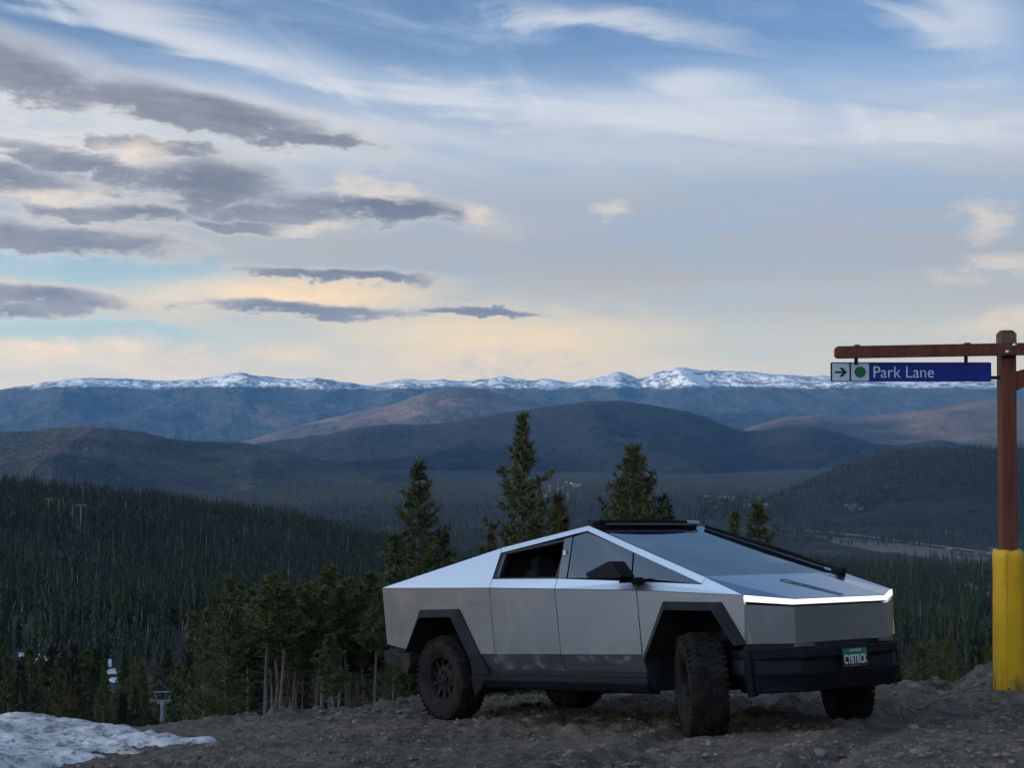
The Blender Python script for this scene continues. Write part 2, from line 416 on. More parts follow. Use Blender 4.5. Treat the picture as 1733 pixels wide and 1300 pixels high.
def crest_y(x): return np.interp(x, [-9, -4.6, -1.6, 1.5, 4.9, 7, 12], [15.2, 16.0, 18.4, 18.6, 18.2, 18.0, 17.5])
def Hnear(x, y):
    z = NX * x + NY * y
    s_ = np.maximum(0, y - crest_y(x) + 1.0)
    z = z - .42 * s_ * s_ / (s_ + 3.2)
    berm = sstep(x, 4.9, 7.0) * np.exp(-((y - 17.6) / 1.5) ** 2) * (.58 + .1 * np.sin(x * 3.1)) * (1 - .4 * sstep(x, 8, 11))
    return z + berm
def Hg(x, y):
    """ground: shoulder close by, slope beyond"""
    x = np.asarray(x, float); y = np.asarray(y, float)
    w = sstep(np.hypot(x, y), 21, 34)
    return Hnear(x, y) * (1 - w) + Hfar(x, y) * w
def ground_fine(x, y):
    z = Hg(x, y)
    amp = .5 + .9 * sstep(fbm(x * .35 + 3, y * .35, 3), -.1, .25)
    cl = fbm(x * 1.1, y * 1.1, 3) * .16 + fbm(x * 4.2 + 9, y * 4.2, 3, .6) * .085 * amp + fbm(x * 13 + 2, y * 13, 2, .6) * .07 * amp
    cl = cl + fbm(x * 5.5 + 31, y * 5.5, 2, .6, True) * .10 * amp
    cl = cl + fbm(x * .9 + 40, y * .9, 4, .6, True) * .10 * sstep(y, 15.6, 17.6)
    # wheel ruts running past the truck
    for x0, k in ((0.9, .42), (2.6, .42)):
        d = x - (x0 + (y - 11) * k); cl = cl - .075 * np.exp(-(d / .17) ** 2) + .04 * np.exp(-((np.abs(d) - .28) / .10) ** 2)
    # the truck's tyres have pressed the ground flat
    for (wx, wy) in TYRE_SPOTS:
        cl = cl * (1 - .85 * np.exp(-(((x - wx) ** 2 + (y - wy) ** 2) / .16)))
    return z + cl
def pix(px, py, dist):
    """world point seen at a photograph pixel, at distance dist along +Y"""
    a = (px - CX) / F; b_ = (py - CY) / F
    d = Vector((a, math.cos(PITCH) + b_ * math.sin(PITCH), math.sin(PITCH) - b_ * math.cos(PITCH)))
    k = dist / d.y; return Vector((d.x * k, dist, CZ + d.z * k))

# truck pose (solved from the wheels and body corners)
TR = np.array([[0.60444, 0.79563, -0.04019], [-0.78613, 0.60387, 0.13165], [0.12901, -0.04797, 0.99048]])
TT = np.array([0.0411, 15.6169, -3.2496 + CZ])
car = lambda p: TR @ np.array(p, float) + TT
TYRE_SPOTS = [tuple(car((x, y, 0))[:2]) for x, w_ in ((0, .83), (3.807, .925)) for y in (-w_, w_)]

# ------------------------------------------------------------------ ground materials
def ground_mat():
    m = mat('gravel_dirt', (.07, .06, .05), .95); nt = m.node_tree; p = geo_pos(nt)
    n1 = noise(nt, p, .55, 5, .6); n2 = noise(nt, p, 6, 5, .7); n3 = noise(nt, p, 34, 4, .7); n4 = noise(nt, p, 70, 2, .6)
    c = mixc(nt, n1.smooth(.35, .65), (.072, .053, .036), (.178, .136, .096))
    c = mixc(nt, n2.smooth(.42, .70) * .65, c, (.30, .238, .172))
    c = mixc(nt, n3.smooth(.60, .74) * .7, c, (.42, .38, .32))
    c = mixc(nt, n3.smooth(.44, .30) * .7, c, (.022, .017, .013))
    set_in(m, 'Base Color', c); bump(m, n2 * .6 + n3 * .5 + n4 * .2, .06, 1.0); M['gravel_dirt'] = m
    m = mat('stone', (.2, .18, .16), .9); nt = m.node_tree; p = geo_pos(nt); oi = nt.nodes.new('ShaderNodeObjectInfo')
    n = noise(nt, p, 9, 5, .65); n2 = noise(nt, p, 2.1, 3, .6)
    c = mixc(nt, n.smooth(.3, .7), (.12, .10, .078), (.28, .242, .195)); c = mixc(nt, n2.smooth(.4, .7) * .7, c, (.12, .11, .10))
    set_in(m, 'Base Color', c); bump(m, noise(nt, p, 30, 4, .6), .02); M['stone'] = m
    m = mat('snow', (.8, .82, .84), .55); nt = m.node_tree; p = geo_pos(nt)
    n1 = noise(nt, p, 1.3, 6, .65); n2 = noise(nt, p, 14, 4, .7); n3 = noise(nt, mapped(nt, p, 1, 1, 4), 4.5, 6, .7)
    px, py, pz = sep(nt, p)
    c = mixc(nt, n1.smooth(.40, .66) * .75, (.92, .88, .82), (.52, .47, .41))
    c = mixc(nt, n3.smooth(.47, .64) * .8, c, (.17, .15, .125)); c = mixc(nt, n2.smooth(.57, .66) * .75, c, (.10, .085, .07))
    set_in(m, 'Base Color', c); bump(m, n2 * .5 + n3 * .5, .05, .8); M['snow'] = m
    def hillmat(nm, dark, light, patch, s1, s2, fr, thr=(.5, .66), bmp=10.0):
        m = mat(nm, dark, .95); nt = m.node_tree; p = geo_pos(nt)
        n1 = noise(nt, p, s1, 6, .62, .3); n2 = noise(nt, p, s2, 4, .7); n3 = noise(nt, p, s1 * 2.7, 6, .65)
        c = mixc(nt, n2.smooth(.35, .65), dark, light)
        c = mixc(nt, (n1 * .7 + n3 * .3).smooth(*thr) * fr, c, patch)
        set_in(m, 'Base Color', c); bump(m, n2, bmp, 1.0); M[nm] = m; return m
    hillmat('forest_floor', (.007, .010, .008), (.022, .023, .016), (.060, .055, .040), .0021, .035, .55, (.54, .60), 6.0)
    hillmat('forest_hill', (.008, .013, .012), (.026, .032, .024), (.075, .07, .06), .0022, .030, .55, (.50, .64), 12)
    hillmat('meadow_hill', (.008, .015, .014), (.030, .034, .028), (.095, .085, .070), .0016, .022, .8, (.45, .62), 30)
    hillmat('blue_hill', (.001, .004, .006), (.006, .013, .016), (.020, .026, .027), .0011, .012, .6, (.52, .66), 50)
    hillmat('red_hill', (.045, .042, .040), (.090, .074, .066), (.21, .145, .115), .0007, .006, .9, (.42, .60), 50)
    # snow capped range
    m = hillmat('snow_range', (.026, .034, .040), (.060, .062, .066), (.17, .125, .10), .00055, .005, .6, (.52, .64), 60); nt = m.node_tree
    b = nt.nodes['Principled BSDF']; old = b.inputs['Base Color'].links[0].from_socket
    p = geo_pos(nt); px, py, pz = sep(nt, p)
    g1 = noise(nt, mapped(nt, p, 1, 1, 2.2), .0026, 7, .68); g2 = noise(nt, p, .0009, 4, .6); g3 = noise(nt, mapped(nt, p, 1, .5, 1.6), .012, 5, .75)
    line = pz + (g1 - .5) * 260.0 + (g2 - .5) * 160.0
    sn = line.smooth(328, 372) * (1.0 - (g1 * .5 + g3 * .5).smooth(.475, .545) * .82)
    set_in(m, 'Base Color', mixc(nt, sn, old, (.86, .88, .90)))
ground_mat()

# ------------------------------------------------------------------ near ground
def build_ground():
    # fine sheet where the camera looks
    xs = np.arange(-9.0, 11.5, .034); ys = np.concatenate([np.arange(8.6, 21.0, .052), np.arange(21.0, 34.1, .25)])
    X, Y = np.meshgrid(xs, ys); Z = ground_fine(X, Y)
    o = obj('ground', big_mesh('ground', np.stack([X, Y, Z], -1).reshape(-1, 3), grid_faces(len(ys), len(xs)), 'gravel_dirt'))
    tag(o, 'dark gravel and dirt shoulder at the edge of the slope', 'ground', kind='structure')
    # coarse sheet round it
    xs = np.linspace(-60, 60, 161); ys = np.linspace(-60, 40, 141)
    X, Y = np.meshgrid(xs, ys); Z = Hg(X, Y) + fbm(X * .6, Y * .6, 3) * .12
    inner = (X > -8.6) & (X < 11.0) & (Y > 9.2) & (Y < 33)
    Z = np.where(inner, Z - 1.2, Z - .10)
    o = obj('ground', big_mesh('ground_outer', np.stack([X, Y, Z], -1).reshape(-1, 3), grid_faces(len(ys), len(xs)), 'gravel_dirt'))
    tag(o, 'dirt slope running on beyond the gravel shoulder', 'ground', kind='structure')
build_ground()

def build_terrain():
    azf = np.linspace(-R(32), R(32), 420); azb = np.linspace(R(32), 2 * math.pi - R(32), 110)[1:-1]
    az = np.concatenate([azf, azb]); rr = np.concatenate([np.geomspace(31, 3000, 190), np.geomspace(3060, 27000, 60)])
    A, RR = np.meshgrid(az, rr); X = RR * np.sin(A); Y = RR * np.cos(A); Z = Hg(X, Y) - .15 * sstep(60 - RR, 0, 20)
    o = obj('terrain', big_mesh('terrain', np.stack([X, Y, Z], -1).reshape(-1, 3), grid_faces(len(rr), len(az), True), 'forest_floor'))
    tag(o, 'forest floor and valley bottom below the shoulder', 'terrain', kind='structure')
build_terrain()

# ------------------------------------------------------------------ hills and ranges
HILLS = {
 'snow': dict(D=21000, wf=5200, wb=3500, c=[(-1600, 655), (-700, 640), (-300, 662), (-60, 662), (0, 660), (40, 655), (80, 648), (150, 646), (250, 645), (300, 646), (350, 642), (385, 636), (410, 633), (440, 640), (500, 644), (540, 641), (580, 649), (615, 655), (650, 648), (685, 642), (720, 645), (790, 646), (850, 640), (900, 645), (925, 641), (965, 648), (1000, 643), (1050, 631), (1080, 643), (1110, 632), (1150, 624), (1200, 630), (1260, 631), (1330, 637), (1420, 640), (1500, 646), (1600, 647), (1690, 648), (1733, 650), (2100, 640), (3000, 655)],
              m='snow_range', amp=330, wl=2300, crest=44, lab='long far mountain range with snow along its whole crest', name='mountain_range'),
 'red': dict(D=14500, wf=4200, wb=3000, c=[(-1600, 790), (-300, 780), (300, 770), (400, 756), (430, 748), (500, 727), (600, 701), (660, 688), (720, 664), (770, 655), (820, 659), (880, 676), (950, 688), (1000, 687), (1100, 700), (1300, 760), (1733, 800), (3000, 800)],
             m='red_hill', amp=240, wl=2000, crest=10, lab='reddish brown bare mountain below the snowy range, left of the blue hill', name='mountain'),
 'rmid': dict(D=12500, wf=3600, wb=2500, c=[(-1600, 820), (1000, 800), (1100, 775), (1200, 745), (1290, 716), (1330, 706), (1380, 702), (1440, 707), (1520, 700), (1580, 690), (1640, 679), (1690, 675), (1733, 678), (1900, 690), (2400, 670), (3000, 690)],
              m='red_hill', amp=80, wl=1500, crest=6, lab='hazy brown hill behind the sign post', name='hill'),
 'blue': dict(D=9400, wf=3200, wb=2200, c=[(-1600, 830), (300, 800), (430, 752), (480, 748), (540, 742), (600, 728), (680, 725), (740, 722), (800, 708), (830, 702), (900, 692), (960, 684), (1000, 679), (1040, 679), (1100, 685), (1160, 697), (1200, 710), (1240, 726), (1260, 731), (1290, 729), (1330, 722), (1370, 722), (1420, 733), (1480, 752), (1520, 756), (1580, 747), (1640, 756), (1733, 770), (3000, 800)],
              m='blue_hill', amp=190, wl=1700, crest=5, lab='dark blue forested hill rising in the middle distance behind the truck', name='hill'),
 'left': dict(D=6400, wf=1900, wb=1500, c=[(-1600, 730), (-200, 738), (0, 730), (50, 728), (100, 722), (150, 722), (240, 730), (300, 744), (370, 748), (420, 750), (470, 762), (540, 783), (600, 793), (660, 802), (800, 828), (1000, 860), (3000, 900)],
              m='meadow_hill', amp=110, wl=1100, crest=4, lab='low grey green hill with meadows beyond the dark forest', name='hill'),
 'right': dict(D=4500, wf=1500, wb=1300, c=[(-1600, 900), (1150, 880), (1250, 858), (1330, 835), (1400, 803), (1440, 781), (1480, 769), (1540, 763), (1600, 759), (1733, 756), (2100, 745), (3000, 760)],
               m='forest_hill', amp=60, wl=700, crest=5, lab='dark forested hill across the valley behind the yellow post', name='hill'),
}
def hill_z(h, q, r, X, Y):
    c = np.array(h['c'], float); D = h['D']
    yc = np.interp(q, c[:, 0], c[:, 1]); k = 6
    yc = sum(np.interp(q + d, c[:, 0], c[:, 1]) for d in (-k, -k / 2, 0, k / 2, k)) / 5
    if h['name'] == 'mountain_range': yc = 646 + (yc - 646) * 1.12
    zc = CZ + (HY - yc) / F * D
    base = -295.0 - (120 if h['amp'] > 80 else 0)
    s_ = np.where(r < D, (r - (D - h['wf'])) / h['wf'], 1 - (r - D) / h['wb'])
    s_ = np.clip(s_, 0, 1); sh = .35 * s_ + .65 * (s_ * s_ * (3 - 2 * s_))
    z = base + (zc - base) * sh
    w = np.clip(1 - s_ ** 6, 0, 1) * sstep(s_, 0, .25)
    z = z + fbm(X / h['wl'], Y / h['wl'], 6, .52, True) * h['amp'] * w + fbm(X / h['wl'] * 2.3 + 8, Y / h['wl'] * 2.3, 5, .55) * h['amp'] * .5 * w
    return z + fbm(q / 17 + 3, r / D * 30, 4, .6) * h['crest'] * sstep(s_, .6, 1)
def hill_H(key, x, y):
    return hill_z(HILLS[key], qpix(x, y), np.hypot(x, y), x, y)
def build_hills():
    for key, h in HILLS.items():
        az = np.arctan((np.concatenate([np.linspace(-1500, -150, 90), np.linspace(-140, 1880, 620), np.linspace(1890, 3000, 80)]) - CX) / F)
        rr = np.concatenate([np.linspace(h['D'] - h['wf'], h['D'], 90), np.linspace(h['D'], h['D'] + h['wb'], 22)[1:]])
        A, RR = np.meshgrid(az, rr); X = RR * np.sin(A); Y = RR * np.cos(A)
        Z = hill_z(h, CX + F * np.tan(A), RR, X, Y)
        o = obj(h['name'], big_mesh(h['name'], np.stack([X, Y, Z], -1).reshape(-1, 3), grid_faces(len(rr), len(az)), h['m']))
        tag(o, h['lab'], 'mountain' if 'mount' in h['name'] else 'hill', kind='structure')
build_hills()

# ------------------------------------------------------------------ haze: one closed box of air
def build_haze():
    m = bpy.data.materials.new('haze_air'); m.use_nodes = True; nt = m.node_tree; nt.nodes.clear()
    out = nt.nodes.new('ShaderNodeOutputMaterial'); v = nt.nodes.new('ShaderNodeVolumePrincipled')
    v.inputs['Color'].default_value = (.16, .50, 1.0, 1); v.inputs['Density'].default_value = 1.9e-5; v.inputs['Density Attribute'].default_value = ''
    v.inputs['Anisotropy'].default_value = 0.0
    nt.links.new(v.outputs[0], out.inputs['Volume'])
    M['haze_air'] = m
    V_, F_ = box_vf(-27500, 27500, -27500, 27500, -330, 800)
    o = obj('haze', mesh('haze', V_, F_, 'haze_air')); tag(o, 'thin blue haze filling the valley air', 'haze', kind='stuff')
build_haze()

# ------------------------------------------------------------------ the truck
def build_truck():
    root = bpy.data.objects.new('pickup_truck', None); COL.objects.link(root)
    mw = Matrix.Identity(4)
    for i in range(3):
        for j in range(3): mw[i][j] = TR[i][j]
        mw[i][3] = TT[i]
    mw[2][3] -= .015
    root.matrix_world = mw
    tag(root, 'angular stainless steel electric pickup truck with black flares parked on the gravel', 'pickup truck')
    CEN = Vector((1.7, 0, .95))
    def part(name, me, parent=root, bev=None):
        o = obj(name, me, parent)
        if bev: bevel(o, bev)
        return o
    def newell(P_):
        n = Vector((0, 0, 0))
        for i in range(len(P_)):
            a, b_ = P_[i], P_[(i + 1) % len(P_)]
            n += Vector(((a.y - b_.y) * (a.z + b_.z), (a.z - b_.z) * (a.x + b_.x), (a.x - b_.x) * (a.y + b_.y)))
        return n.normalized()
    def panel_mesh(name, pts, thick, m, inset=.004, offs=0.0):
        """flat panel from an outline, set in from its neighbours by inset, thick inwards"""
        P_ = [Vector(p) for p in pts]; n = newell(P_); c = sum(P_, Vector()) / len(P_)
        if n.dot(c - CEN) < 0: P_.reverse(); n = -n
        Q = []
        for i, p in enumerate(P_):
            e1 = (p - P_[i - 1]).normalized(); e2 = (P_[(i + 1) % len(P_)] - p).normalized()
            n1 = n.cross(e1); n2 = n.cross(e2); b_ = (n1 + n2); k = max(.25, b_.length_squared / 2)
            Q.append(p + b_ * (inset / k) + n * offs)
        N_ = len(Q)
        V_ = Q + [q - n * thick for q in Q]
        F_ = [tuple(range(N_)), tuple(range(N_, 2 * N_))[::-1]] + [(i, N_ + i, N_ + (i + 1) % N_, (i + 1) % N_) for i in range(N_)]
        return mesh(name, V_, F_, m)
    # shape curves (right hand side is y < 0; w is the half width)
    cx = [-1.068, .965, 2.0, 3.13, 4.378]; cz = [1.423, 1.355, 1.312, 1.262, 1.183]; cw = [.987, .998, 1.0, .982, .948]
    zc = lambda x: float(np.interp(x, cx, cz)); wc = lambda x: float(np.interp(x, cx, cw))
    LW = lambda x: float(np.interp(x, [-1.1, 0, 3, 4.42], [.945, .952, .94, .918]))
    def wl(x, z): t = (z - .695) / (zc(x) - .695); return LW(x) + (wc(x) - LW(x)) * t
    for s_ in (-1, 1):
        L = lambda x, z: (x, s_ * wl(x, z), z)
        U = lambda x, w, z: (x, s_ * w, z)
        C = lambda x: (x, s_ * wc(x), zc(x))
        B = lambda x, z=.505: (x, s_ * .868, z)
        # lower body
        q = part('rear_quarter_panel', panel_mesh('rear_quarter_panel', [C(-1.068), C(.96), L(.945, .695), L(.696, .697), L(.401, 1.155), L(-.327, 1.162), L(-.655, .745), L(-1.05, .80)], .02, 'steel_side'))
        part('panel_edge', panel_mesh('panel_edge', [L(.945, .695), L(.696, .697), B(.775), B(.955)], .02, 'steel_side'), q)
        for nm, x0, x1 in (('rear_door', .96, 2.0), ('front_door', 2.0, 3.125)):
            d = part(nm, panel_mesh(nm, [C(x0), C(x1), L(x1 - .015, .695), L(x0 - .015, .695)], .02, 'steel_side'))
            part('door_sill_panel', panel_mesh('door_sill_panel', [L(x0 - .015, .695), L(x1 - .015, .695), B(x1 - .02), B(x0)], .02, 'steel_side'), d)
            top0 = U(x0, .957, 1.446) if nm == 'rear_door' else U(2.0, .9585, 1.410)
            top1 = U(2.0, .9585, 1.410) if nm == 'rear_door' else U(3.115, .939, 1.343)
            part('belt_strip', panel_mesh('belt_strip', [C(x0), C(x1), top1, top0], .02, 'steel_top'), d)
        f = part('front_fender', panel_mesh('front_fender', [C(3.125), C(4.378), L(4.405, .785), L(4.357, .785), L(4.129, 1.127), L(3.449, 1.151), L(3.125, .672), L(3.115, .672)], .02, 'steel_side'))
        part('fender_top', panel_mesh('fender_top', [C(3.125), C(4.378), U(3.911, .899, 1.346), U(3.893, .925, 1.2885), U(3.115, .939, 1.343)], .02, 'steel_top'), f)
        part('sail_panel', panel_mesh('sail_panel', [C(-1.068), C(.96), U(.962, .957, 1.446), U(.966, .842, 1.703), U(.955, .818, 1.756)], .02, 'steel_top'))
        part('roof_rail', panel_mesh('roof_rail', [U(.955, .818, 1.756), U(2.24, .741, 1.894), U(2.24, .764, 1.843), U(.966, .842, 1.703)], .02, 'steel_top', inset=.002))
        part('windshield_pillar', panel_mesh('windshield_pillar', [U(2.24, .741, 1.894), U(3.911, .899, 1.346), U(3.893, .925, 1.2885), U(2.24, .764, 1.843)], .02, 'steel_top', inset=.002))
        # windows, on the same slanting planes
        def WU(x, z):   # half width of the upper side at height z
            t = (z - zc(x)) / (1.894 - zc(x)); 
            top = float(np.interp(x, [.955, 2.24, 3.91], [.760, .741, .741]))
            return None
        wr = [U(.966, .957, 1.446), U(2.0, .9585, 1.410), U(2.018, .787, 1.803), U(.966, .842, 1.703)]
        lerp = lambda a, b_, t: tuple(a[i] + (b_[i] - a[i]) * t for i in range(3))
        def quad(u0, u1, v0, v1, Q=wr):
            f_ = lambda u, v: lerp(lerp(Q[0], Q[1], u), lerp(Q[3], Q[2], u), v)
            return [f_(u0, v0), f_(u1, v0), f_(u1, v1), f_(u0, v1)]
        # black frame round the open rear window: four bars
        fr = MB()
        for (a, b_, c, d) in ((0, 1, 0, .05), (0, 1, .93, 1), (0, .085, .05, .93), (.945, 1, .05, .93)):
            me = panel_mesh('tmp', quad(a, b_, c, d), .05, 'gap_black', inset=0, offs=-.012); fr.add([v.co[:] for v in me.vertices], [p.vertices[:] for p in me.polygons]); bpy.data.meshes.remove(me)
        part('rear_window_frame', fr.mesh('rear_window_frame', ['gap_black']))
        me = panel_mesh('window_trim', quad(.055, .072, .06, .90), .01, 'lamp_lens', inset=0, offs=-.008); part('window_trim', me)
        wf = [U(2.0, .9585, 1.410), U(3.012, .931, 1.374), U(2.945, .826, 1.617), U(2.24, .764, 1.843), U(2.018, .787, 1.803)]
        bp = [U(2.0, .9585, 1.410), U(2.125, .957, 1.405), U(2.045, .787, 1.806), U(1.925, .795, 1.79)]
        o = part('door_pillar_trim', panel_mesh('door_pillar_trim', bp, .02, 'side_glass', inset=.003, offs=-.006))
        cq = lerp(lerp(bp[0], bp[1], .45), lerp(bp[3], bp[2], .45), .62)
        mb = MB(); mb.box(cq[0] - .018, cq[0] + .018, cq[1] - .012, cq[1] + .012, cq[2] - .022, cq[2] + .022); part('pillar_camera', mb.mesh('pillar_camera', ['silver']), o)
        part('front_window', panel_mesh('front_window', [U(2.135, .957, 1.405), U(3.005, .931, 1.374), U(2.935, .827, 1.619), U(2.24, .766, 1.838), U(2.052, .787, 1.806)], .015, 'side_glass', inset=.006, offs=-.008))
        part('quarter_window', panel_mesh('quarter_window', [U(3.015, .931, 1.374), U(3.88, .925, 1.290), U(2.945, .828, 1.616)], .015, 'side_glass', inset=.006, offs=-.008))
        # mirror
        mb = MB(); mb.prism([(2.74, 1.405), (2.735, 1.435), (3.04, 1.525), (3.09, 1.52), (3.215, 1.385), (3.19, 1.368), (2.80, 1.372)], 1, s_ * 1.06, s_ * 1.235)
        mr = part('side_mirror', mb.mesh('side_mirror', ['black_plastic']), bev=.02)
        mb = MB(); mb.prism([(3.02, 1.33), (3.20, 1.33), (3.17, 1.375), (3.05, 1.375)], 1, s_ * .93, s_ * 1.10); part('mirror_arm', mb.mesh('mirror_arm', ['black_plastic']), mr, .01)
        # wheel arch flares
        def flare(name, outer, inner, out=.075):
            mb = MB(); n = len(outer); V_ = []
            for (a, b_) in zip(outer, inner):
                wo = wl(a[0], max(a[1], .45)) if a[1] > .69 else LW(a[0]) - (.695 - a[1]) * .28
                wi = (wl(b_[0], b_[1]) if b_[1] > .69 else LW(b_[0]) - (.695 - b_[1]) * .12) + out
                V_ += [(a[0], s_ * (wo - .03), a[1]), (a[0], s_ * (wo + .012), a[1]), (b_[0], s_ * wi, b_[1]), (b_[0], s_ * (wi - .028), b_[1] - .0), (b_[0], s_ * (wo - .36), b_[1])]
            F_ = []
            for i in range(n - 1):
                for k in range(4): F_.append((i * 5 + k, i * 5 + k + 1, (i + 1) * 5 + k + 1, (i + 1) * 5 + k))
            F_ += [(0, 1, 2, 3, 4), tuple(range((n - 1) * 5, n * 5))[::-1]]
            mb.add(V_, F_); part(name, mb.mesh(name, ['flare_plastic']))
        flare('rear_flare', [(-.66, .74), (-.327, 1.162), (.401, 1.155), (.696, .697), (.775, .505), (.80, .43)], [(-.585, .72), (-.262, 1.085), (.325, 1.08), (.60, .665), (.625, .47), (.655, .30)])
        flare('front_flare', [(3.17, .385), (3.118, .672), (3.449, 1.151), (4.129, 1.127), (4.357, .785)], [(3.26, .385), (3.215, .665), (3.51, 1.083), (4.075, 1.065), (4.285, .775)])
        # arch liner (dark inner walls)
        for nm, pl in (('rear_wheel_well', [(-.66, .72), (-.33, 1.15), (.40, 1.145), (.70, .69), (.76, .50)]), ('front_wheel_well', [(3.13, .40), (3.125, .67), (3.45, 1.14), (4.13, 1.115), (4.35, .78)])):
            mb = MB(); V_ = [(a, s_ * .90, b_) for a, b_ in pl] + [(a, s_ * .52, b_) for a, b_ in pl]; n = len(pl)
            mb.add(V_, [(i, i + 1, n + i + 1, n + i) for i in range(n - 1)] + [tuple(range(n, 2 * n))]); part(nm, mb.mesh(nm, ['inner_black']))
        # rock slider
        mb = MB(); mb.prism([(s_ * .86, .50), (s_ * .985, .488), (s_ * 1.02, .455), (s_ * .985, .372), (s_ * .86, .352)], 0, .66, 3.24)
        part('rock_slider', mb.mesh('rock_slider', ['bumper_paint']), bev=.012)
        mb = MB(); mb.prism([(.60, .487), (.86, .487), (.80, .372), (.655, .265)], 1, s_ * .90, s_ * 1.012); part('slider_end', mb.mesh('slider_end', ['bumper_paint']), bev=.012)
        # lamp slots below the nose
        mb = MB(); mb.box(4.50, 4.56, min(s_ * .50, s_ * .86), max(s_ * .50, s_ * .86), .742, .766)
        hl = part('headlight', mesh('headlight', [(4.655, s_ * .44, .748), (4.655, s_ * .44, .772), (4.625, s_ * .60, .772), (4.625, s_ * .60, .748), (4.60, s_ * .44, .748), (4.60, s_ * .44, .772), (4.57, s_ * .60, .772), (4.57, s_ * .60, .748)], [(0, 1, 2, 3), (4, 7, 6, 5), (0, 4, 5, 1), (2, 6, 7, 3), (1, 5, 6, 2), (0, 3, 7, 4)], 'lamp_lens'))
    # hood, nose, lamp bar
    hz = 1.348
    hv = [(3.885, -.897, 1.353), (3.885, -.56, 1.355), (3.885, .56, 1.355), (3.885, .897, 1.353), (4.376, -.944, 1.185), (4.592, -.584, 1.136), (4.592, .584, 1.136), (4.376, .944, 1.185)]
    hv2 = [(a, b_, c - .02) for a, b_, c in hv]
    hf = [(0, 4, 5, 1), (1, 5, 6, 2), (2, 6, 7, 3)]; n = len(hv)
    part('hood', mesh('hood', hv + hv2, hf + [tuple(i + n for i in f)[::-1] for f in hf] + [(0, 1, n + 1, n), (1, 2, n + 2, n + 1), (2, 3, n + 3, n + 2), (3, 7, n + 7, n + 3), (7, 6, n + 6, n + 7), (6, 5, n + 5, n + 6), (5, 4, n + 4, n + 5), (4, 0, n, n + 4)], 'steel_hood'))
    # dark loop and strokes drawn on the hood as a sign's reflection
    HP = lambda x, y, e=.0: (x, y, float(np.interp(x, [3.885, 4.592], [1.355, 1.136])) + .003 + e)
    M['painted_hood_reflection'] = mat('painted_hood_reflection', (.09, .11, .14), .35)
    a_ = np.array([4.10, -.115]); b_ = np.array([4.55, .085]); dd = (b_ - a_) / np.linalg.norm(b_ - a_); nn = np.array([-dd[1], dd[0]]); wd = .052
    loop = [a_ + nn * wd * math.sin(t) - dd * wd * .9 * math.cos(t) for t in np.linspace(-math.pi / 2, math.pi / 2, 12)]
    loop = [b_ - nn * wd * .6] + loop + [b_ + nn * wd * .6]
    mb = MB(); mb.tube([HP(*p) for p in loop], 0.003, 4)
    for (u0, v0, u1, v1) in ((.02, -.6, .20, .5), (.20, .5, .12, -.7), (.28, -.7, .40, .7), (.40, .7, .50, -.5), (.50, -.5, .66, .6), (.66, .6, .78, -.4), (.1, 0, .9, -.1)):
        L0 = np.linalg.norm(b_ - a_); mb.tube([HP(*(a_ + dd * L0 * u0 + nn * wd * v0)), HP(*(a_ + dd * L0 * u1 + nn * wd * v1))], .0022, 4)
    part('painted_hood_reflection', mb.mesh('painted_hood_reflection', ['painted_hood_reflection']))
    ws = part('windshield', mesh('windshield', [(2.262, -.715, 1.884), (2.262, .715, 1.884), (3.872, .872, 1.355), (3.872, -.872, 1.355), (2.262, -.715, 1.86), (2.262, .715, 1.86), (3.872, .872, 1.33), (3.872, -.872, 1.33)],
                              [(0, 3, 2, 1), (4, 5, 6, 7), (0, 1, 5, 4), (1, 2, 6, 5), (2, 3, 7, 6), (3, 0, 4, 7)], 'windshield_glass'))
    mb = MB(); mb.box(2.62, 2.78, .06, .20, 1.7695, 1.775); 
    def ring(z0, z1, d, name, m, parent=root, w=0.0):
        pts = [(4.388, -.948), (4.600, -.590), (4.600, .590), (4.388, .948)]
        V_ = []
        for (x, y) in pts:
            dz0 = np.interp(abs(y), [.59, .948], [0, z0[1] - z0[0]]); dz1 = np.interp(abs(y), [.59, .948], [0, z1[1] - z1[0]])
            V_ += [(x + d + w, y, z0[0] + dz0), (x + d, y, z1[0] + dz1), (x + d - .05, y * .97, z1[0] + dz1), (x + d - .05, y * .97, z0[0] + dz0)]
        F_ = []
        for i in range(3):
            for k in range(4): F_.append((i * 4 + k, (i + 1) * 4 + k, (i + 1) * 4 + (k + 1) % 4, i * 4 + (k + 1) % 4))
        F_ += [(0, 1, 2, 3), (15, 14, 13, 12)]
        return part(name, mesh(name, V_, F_, m), parent)
    ring((1.090, 1.130), (1.132, 1.181), 0.004, 'light_bar', 'front_lamp')
    ring((.776, .786), (1.070, 1.106), 0.0, 'nose_panel', 'steel_nose', w=-.012)
    ring((.70, .70), (.770, .78), -.03, 'lower_grille', 'gap_black')
    # roof, bed and tail
    part('roof_glass', mesh('roof_glass', [(2.235, -.735, 1.888), (2.235, .735, 1.888), (.96, .81, 1.750), (.96, -.81, 1.750), (2.235, -.735, 1.85), (2.235, .735, 1.85), (.96, .81, 1.71), (.96, -.81, 1.71)], [(0, 1, 2, 3), (7, 6, 5, 4), (0, 4, 5, 1), (1, 5, 6, 2), (2, 6, 7, 3), (3, 7, 4, 0)], 'windshield_glass'))
    tn = part('tonneau_cover', mesh('tonneau_cover', [(.95, -.805, 1.742), (.95, .805, 1.742), (-1.05, .955, 1.40), (-1.05, -.955, 1.40), (.95, -.805, 1.70), (.95, .805, 1.70), (-1.05, .955, 1.36), (-1.05, -.955, 1.36)], [(0, 1, 2, 3), (7, 6, 5, 4), (0, 4, 5, 1), (1, 5, 6, 2), (2, 6, 7, 3), (3, 7, 4, 0)], 'black_plastic'))
